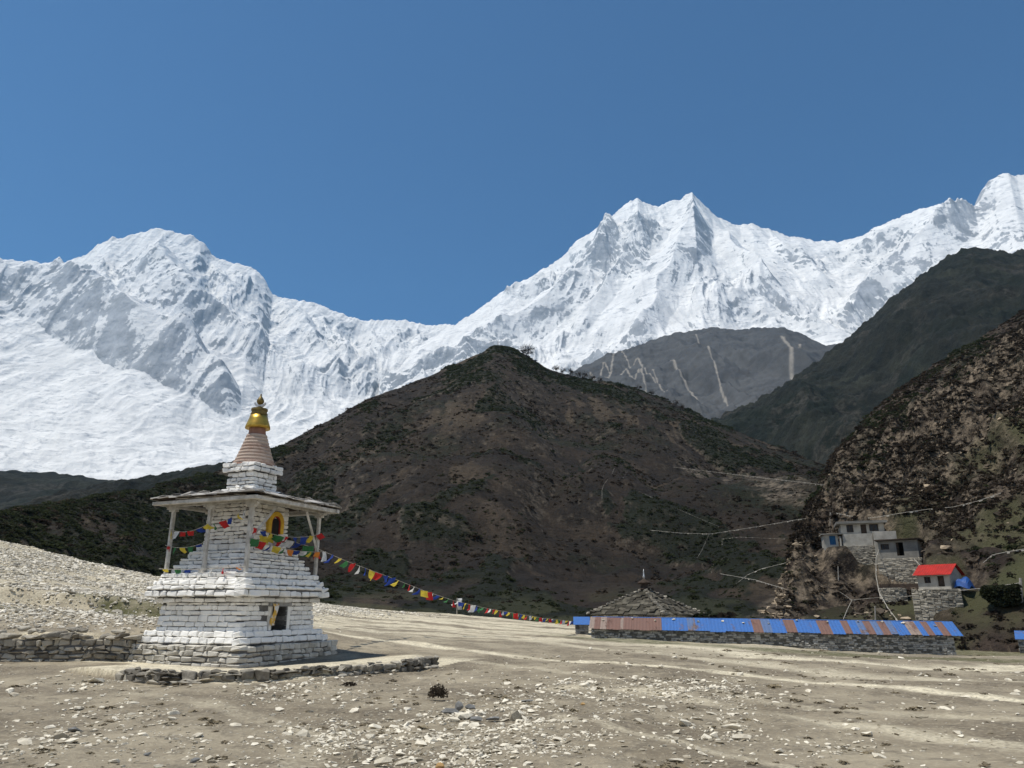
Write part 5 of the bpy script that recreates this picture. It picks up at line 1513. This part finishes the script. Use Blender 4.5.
o = mb.build("terrace_wall", M_DRY); core = MB(); fg.box(core, -.2, Wt - .0, -.45, 3.5, -4.6, -.12); c_ = core.build("wall_core", M_DRY, o)
tag(o, "tall stone terrace wall carrying the grey plastered house", "terrace wall"); q = fg.p(Wt / 2, 0, -4.6); rebase(o, q); c_.location = -Vector(q)
# red-roofed house
d = HD["red"]; k = d / FPX * .93
fr2 = Fr(918.5, 587, d - .3, math.radians(24)); t = thing("house", "little white house with a bright red gabled metal roof", "house"); W = 28 * k; Hh = 11 * k; D = 2.5
hs = [(6 * k, 11.5 * k, 3.2 * k, 8.8 * k), (17.5 * k, 23 * k, 0, 9.2 * k)]
mb = MB(); shell(fr2, mb, W, D, Hh, hs, z0=-.5)
for s_ in (0, W - .25): prism(mb, [fr2.p(s_, 0.002, Hh + .002), fr2.p(s_, D, Hh + .002), fr2.p(s_, D / 2, Hh + .80)], fr2.u * .25)
mb.build("wall", M_PLASTER, t); mb = MB(); fr2.box(mb, .28, W - .28, 1.2, 1.25, 0, Hh - .1); mb.build("shade_backing", M_DARKHOLE, t)
window(fr2, t, *hs[0]); door(fr2, t, *hs[1])
for sg in (0, 1):
    mb = MB(); V = []; F = []; nn = 30
    for j in range(nn + 1):
        s_ = -.25 + (W + .5) * j / nn; c_ = .03 * (j % 2)
        e = fr2.p(s_, -.35 if sg == 0 else D + .35, Hh - .12 + c_); r_ = fr2.p(s_, D / 2, Hh + .86 + c_)
        for th in (0, .03): V += [e + V3(0, 0, th), r_ + V3(0, 0, th)]
    for j in range(nn):
        a = j * 4; b = a + 4
        F += [(a + 2, b + 2, b + 3, a + 3), (b, a, a + 1, b + 1), (a, b, b + 2, a + 2), (b + 1, a + 1, a + 3, b + 3)]
    F += [(0, 2, 3, 1), (nn * 4, nn * 4 + 1, nn * 4 + 3, nn * 4 + 2)]
    mb.add(V, F); mb.build("roof", M_RED, t)
mb = MB(); fr2.box(mb, W * .62, W * .9, D * .1, D * .4, Hh + .75, Hh + .80, .05); 
rebase_thing(t, fr2.p(W / 2, D / 2, 0))
mb = MB(); V = []; F = []; nn = 9
for i in range(nn):
    for j in range(nn):
        u_ = i / (nn - 1); v_ = j / (nn - 1); h_ = .85 * min(1, 3.2 * min(u_, 1 - u_), 3.2 * min(v_, 1 - v_)) ** .6 + .12 * math.sin(5 * u_ + 7 * v_) - .1
        V.append(fr2.p(W + .2 + 1.25 * u_, .1 + 1.4 * v_, h_))
for i in range(nn - 1):
    for j in range(nn - 1): F.append((i * nn + j, (i + 1) * nn + j, (i + 1) * nn + j + 1, i * nn + j + 1))
mb.add(V, F); o = mb.build("tarpaulin", M_TARP); o.modifiers.new("thickness", 'SOLIDIFY').thickness = .03
tag(o, "blue tarpaulin over a heap beside the red-roofed house", "tarpaulin"); rebase(o, fr2.p(W + 1.3, .5, 0))

# dark curved retaining wall on the right
def terrace(label, px0, px1, py0, py1, mat, bulge=1.2, name="retaining_wall", push=.4, tint=(0, .7)):
    a = hit((px0 + px1) / 2, py1); d = math.hypot(a[0], a[1]) - push; mb = MB(); n = 7; P = []
    for i in range(n + 1):
        f = i / n; P.append(pt(px0 + (px1 - px0) * f, py1, d - bulge * math.sin(math.pi * f)))
    ztop = pt((px0 + px1) / 2, py0, d)[2]; zb = min(p[2] for p in P) - 3.0
    for p, q in zip(P[:-1], P[1:]):
        u = q - p; u[2] = 0; L = np.linalg.norm(u); u /= L
        lay_wall(mb, V3(p[0], p[1], zb), u, L, 0, ztop - zb, V3(u[1], -u[0], 0), depth=.4, ch=(.14, .25), ln=(.25, .6), jit=.03, tint=tint)
    o = mb.build(name, mat); tag(o, label, "stone wall")
    c = MB(); back = V3(math.sin(math.atan2(a[0], a[1])), math.cos(math.atan2(a[0], a[1])), 0)
    prism(c, [V3(p[0], p[1], zb) + back * .08 for p in P] + [V3(P[-1][0], P[-1][1], zb) + back * 3, V3(P[0][0], P[0][1], zb) + back * 3], (0, 0, ztop - zb - .03))
    c_ = c.build("wall_core", mat, o); q = P[n // 2]; rebase(o, q); c_.location = -Vector(q)
    return o
a_ = hit(1001, 606); d_ = math.hypot(a_[0], a_[1]) - .6; hp = []
for k in range(900):
    px = random.uniform(984, 1018); f = (px - 984) / 34; lo = 606 - 9 * max(0, .45 - f) / .45
    py = random.uniform(588.5 - 2 * f, lo); hp.append(pt(px, py, d_ - .4 + random.uniform(0, 1.4) * (1 - (py - 586) / 40)))
hp = np.array(hp); sh = rng.uniform(.14, .30, len(hp))
o = scatter("thicket", SHRUBS, hp, np.stack([sh * 1.2, sh * 1.2, sh], -1), M_SCRUB, rng.uniform(.6, .85, len(hp)), .3, None)
tag(o, "dense dark green thicket with a straight top below a line of white flags", "thicket")
terrace("low rubble terrace wall in front of the red-roofed house", 912, 962, 589, 596, M_DRY, .4, push=.6, tint=(.2, .9))
terrace("pale rubble retaining wall at the foot of the tall terrace", 880, 908, 588, 600, M_DRY, .4, push=.4, tint=(.3, 1.0))
# poles on the slope and the white flag post beside the string
def pole(px, py0, py1, label, r=.05, flag=None, d=None, mat=None):
    a = hit(px, py1) if d is None else pt(px, py1, d); d = math.hypot(a[0], a[1]) - .3; a = pt(px, py1, d); b = pt(px, py0, d)
    if flag:
        t = thing("flagpole", label, "flagpole"); mb = MB(); mb.tube([a - V3(0, 0, .4), b], [r, r * .7], 6); mb.build("pole", mat or M_POLE, t)
        mb = MB(); V = []; F = []; w = .55; Hf = (b[2] - a[2]) * .8; nn = 8
        for i in range(nn):
            for j in range(4): V.append(b + V3(.05 + j / 3 * w, .12 * math.sin(i * 1.1 + j), -i / (nn - 1) * Hf - .05))
        for i in range(nn - 1):
            for j in range(3): F.append((i * 4 + j, i * 4 + j + 1, i * 4 + j + 5, i * 4 + j + 4))
        mb.add(V, F); o = mb.build("banner", M_FLAG[flag], t, True); o.modifiers.new("thickness", 'SOLIDIFY').thickness = .01
        rebase_thing(t, a); return t
    mb = MB(); mb.tube([a - V3(0, 0, .4), b], [r, r * .7], 6); o = mb.build("pole", mat or M_POLE); tag(o, label, "pole"); rebase(o, a); return o
pole(457, 598, 612, "white prayer banner on a pole under the long flag string", .06, "white", d=90)
pole(875, 606, 622, "thin grey pole standing behind the long blue roof", .07)
pole(838, 566, 577, "thin grey pole on the grassy terrace below the blue-doored shed", .06)
pole(830, 511, 522, "white prayer banner on a pole at the edge of the crag", .06, "white")
pole(1020.5, 578, 600, "short pale pole beside the dark green thicket", .15)
# heap of brown earth under the string
p = ghit(440, 612)
n1_, n2_ = 40, 14; V = []
for i in range(n1_):
    for j in range(n2_):
        a = 2 * math.pi * i / n1_; f = j / (n2_ - 1); rr_ = f * (3.6 + .5 * math.sin(3 * a))
        x_, y_ = p[0] + rr_ * math.cos(a) * 1.25, p[1] + 1.5 + rr_ * math.sin(a)
        V.append((x_, y_, float(ground_z(x_, y_, False)) + 2.1 * (1 - f) ** 1.2 + .25 * float(perlin(x_ / .8, y_ / .8, 4)) * (1 - f) - .1))
F = [(i * n2_ + j, i * n2_ + j + 1, ((i + 1) % n1_) * n2_ + j + 1, ((i + 1) % n1_) * n2_ + j) for i in range(n1_) for j in range(n2_ - 1)]
M_EARTH = simple("brown_earth", (.14, .11, .08), (.26, .22, .16), 2.5, bump=.8, bdist=.1)
o = link("earth_heap", np_mesh("earth_heap", V, F), M_EARTH); tag(o, "brown heap of earth at the foot of the dark hill", "heap"); rebase(o, p)

# ------------------------------------------------------------------ pale prayer-flag lines strung over the slopes
LINES = [([(673, 467), (748, 476), (825, 485)], .035, 0, "straight white flag line high across the dark slope to the crag"),
         ([(650, 530), (680, 533), (710, 534), (755, 527), (807, 518)], .035, 1.2, "white flag line dipping to a low point and rising to the crag edge"),
         ([(711, 572), (733, 576), (756, 580), (772, 585), (786, 589)], .04, 1, "short white flag line just above the gully of pale rock"),
         ([(736, 584), (747, 575), (761, 569), (785, 563), (804, 559)], .03, 1, "pale flag line curving up from the slope to the crag's foot"),
         ([(602, 499), (602, 490), (604, 484), (612, 474), (616, 464)], .03, .6, "crooked pale line farthest up the middle of the hill"),
         ([(622, 487), (623, 478), (628, 470)], .03, .6, "short upright pale line beside the crooked one on the hill"),
         ([(638, 491), (680, 510), (722, 528)], .014, .6, "thin faint line slanting down the middle of the hill"),
         ([(722, 545), (722, 539), (740, 537), (785, 539)], .02, .6, "faint pale line hooked down at one end below the dipping one"),
         ([(709, 534), (702, 550), (697, 558)], .02, .6, "short line hanging from the dipping flag line's low point"),
         ([(832, 512), (850, 516), (872, 518), (890, 515), (908, 512), (930, 509), (953, 507), (978, 501), (1001, 493)], .04, 2.0, "long white flag line passing over the white house to the crag"),
         ([(889, 532), (881, 544), (876, 558), (876, 575), (879, 592), (888, 608), (898, 621)], .05, 2.5, "thick pale flag rope hanging down past the grey house"),
         ([(909, 553), (918, 563), (931, 575)], .05, 3.0, "short white flag line stretched over the red roof's corner"),
         ([(890, 598), (920, 595), (953, 591), (985, 588), (1019, 583)], .04, 1.0, "white flag line running below the red-roofed house to the dark thicket"),
         ([(843, 620), (847, 610), (852, 600)], .05, 1.0, "short leaning white flag line behind the long blue roof"),
         ([(983, 563), (992, 555), (1006, 552), (1024, 549), (1040, 546)], .04, 1.0, "white flag line on the slope at the right edge"),
         ([(840, 592), (852, 600), (872, 598), (890, 597)], .03, .8, "pale flag line across the grassy bank below the terrace")]
for P, r_, lift, lab in LINES:
    e0, e1 = hit(*P[0]), hit(*P[-1]); d0, d1 = math.hypot(*e0[:2]), math.hypot(*e1[:2])
    hs_ = [math.hypot(*hit(*q)[:2]) for q in P]
    Q = []
    for i, (px, py) in enumerate(P):
        f = i / (len(P) - 1); d = min(1 / ((1 - f) / d0 + f / d1), hs_[i]) - lift * (.3 + 1.4 * f * (1 - f)) - .25
        Q.append(pt(px, py, d))
    # rope with a fringe of small flags, too small here to tell apart
    fine = []
    for a, b in zip(Q[:-1], Q[1:]):
        for k in range(4): fine.append(a + (b - a) * k / 4)
    fine.append(Q[-1])
    mb = MB(); mb.tube(fine, r_ * .55, 4)
    for a, b in zip(fine[:-1], fine[1:]):
        L = np.linalg.norm(b - a); n = max(1, int(L / .4))
        for k in range(n):
            if random.random() < .35: continue
            p = a + (b - a) * (k + .2) / n; q = a + (b - a) * (k + .8) / n; h_ = r_ * random.uniform(1.0, 4.0); o_ = V3(random.uniform(-.05, .05), random.uniform(-.08, .08), -h_)
            mb.add([p, q, q + o_, p + o_], [(0, 1, 2, 3)])
    o = mb.build("prayer_flag_line", M_ROPE); tag(o, lab, "prayer flags"); rebase(o, Q[0])

# ------------------------------------------------------------------ bare trees on the crest
def bare_tree(px, py, hpx, label, seed, wide=1.0, group=None, dense=5):
    r = random.Random(seed)
    a, rr_ = MAIN.hit(px, py); x_, y_ = rr_ * math.sin(a), rr_ * math.cos(a)
    a_, d, z_ = polar(px, py, rr_); z_ = float(main_z(np.array([x_]), np.array([y_]))[0]); h = hpx * d / FPX
    t = thing("tree", label, "tree", group); tr = MB(); tw = MB(); fl = .055
    def grow(p, dr, L, rad, lv):
        q = p + dr * L; (tr if lv < 2 else tw).tube([p, (p + q) / 2 + V3(*[r.uniform(-.06, .06) * L for _ in range(3)]), q], [max(rad, fl), max(rad * .85, fl), max(rad * .7, fl)], 5 if lv < 2 else 3, cap=False)
        if lv >= dense: return
        for k in range(3 if lv else 4):
            e = V3(r.gauss(0, 1), r.gauss(0, 1), r.gauss(.25, .5)); e /= np.linalg.norm(e); nd = dr * .62 + e * .85 * (wide if lv < 2 else 1); nd /= np.linalg.norm(nd)
            grow(q, nd, L * r.uniform(.6, .82), rad * .6, lv + 1)
    grow(V3(x_, y_, z_ - .3), V3(r.uniform(-.1, .1), 0, 1.0), h * .26, h * .035, 0)
    for k in range(420 if dense > 5 else 130):      # fine twigs filling the crown
        e = V3(r.gauss(0, 1), r.gauss(0, 1), r.gauss(.15, .8)); e /= np.linalg.norm(e); f = r.uniform(.25, .85)
        c = V3(x_, y_, z_ + h * .55) + e * V3(h * .48 * wide, h * .48 * wide, h * .42) * f
        tw.tube([c, c + e * h * r.uniform(.10, .2) + V3(*[r.uniform(-.2, .2) for _ in range(3)])], [.05, .03], 3, cap=False)
    tr.build("trunk", M_BARK, t); tw.build("twigs", M_BARK, t); rebase_thing(t, (x_, y_, z_))
bare_tree(527, 358, 15, "lone round-headed bare tree on the hill's crest just below its top", 1, 1.3, None, 6)
row = [(556, 372, 9), (563, 374, 8), (570, 376, 10), (578, 378, 9), (585, 380, 9), (592, 381, 9), (600, 383, 7), (639, 392, 7), (652, 396, 8), (676, 407, 9), (682, 410, 8)]
for i, (px, py, h) in enumerate(row):
    bare_tree(px, py, h, "small bare tree in the thin row along the hill's sloping crest", 20 + i, 1.0, "bare trees along the hill's sloping crest", 5)
# cairn pole on the summit
a, rr_ = MAIN.hit(498, 348); x_, y_ = rr_ * math.sin(a), rr_ * math.cos(a); z_ = float(main_z(np.array([x_]), np.array([y_]))[0])
mb = MB(); mb.tube([V3(x_, y_, z_ - .5), V3(x_, y_, z_ + 3.4)], .13, 5); o = mb.build("summit_pole", M_POLE); tag(o, "thin pole standing on the very top of the dark hill", "pole"); rebase(o, (x_, y_, z_))

# ------------------------------------------------------------------ the thin mountain air
zlo_, zhi_ = 1e9, -1e9
for o in list(S.objects):
    if o.type == 'MESH' and o.get("kind") == "structure":
        co = np.empty(len(o.data.vertices) * 3, np.float32); o.data.vertices.foreach_get("co", co)
        zlo_ = min(zlo_, float(co[2::3].min())); zhi_ = max(zhi_, float(co[2::3].max()))
mb = MB(); mb.box((0, 0, (zlo_ - 1 + zhi_ + 20) / 2), (6900, 6900, (zhi_ + 21 - zlo_) / 2))
hm = bpy.data.materials.new("thin_haze"); hm.use_nodes = True; hn = hm.node_tree
hn.nodes.remove(hn.nodes["Principled BSDF"])
pv = hn.nodes.new("ShaderNodeVolumePrincipled")
pv.inputs["Color"].default_value = (.28, .64, .97, 1); pv.inputs["Density"].default_value = HAZE; pv.inputs["Anisotropy"].default_value = .2
hn.links.new(pv.outputs[0], hn.nodes["Material Output"].inputs["Volume"])
tag(mb.build("haze", hm), "thin bluish haze softening the far slopes", kind="stuff")
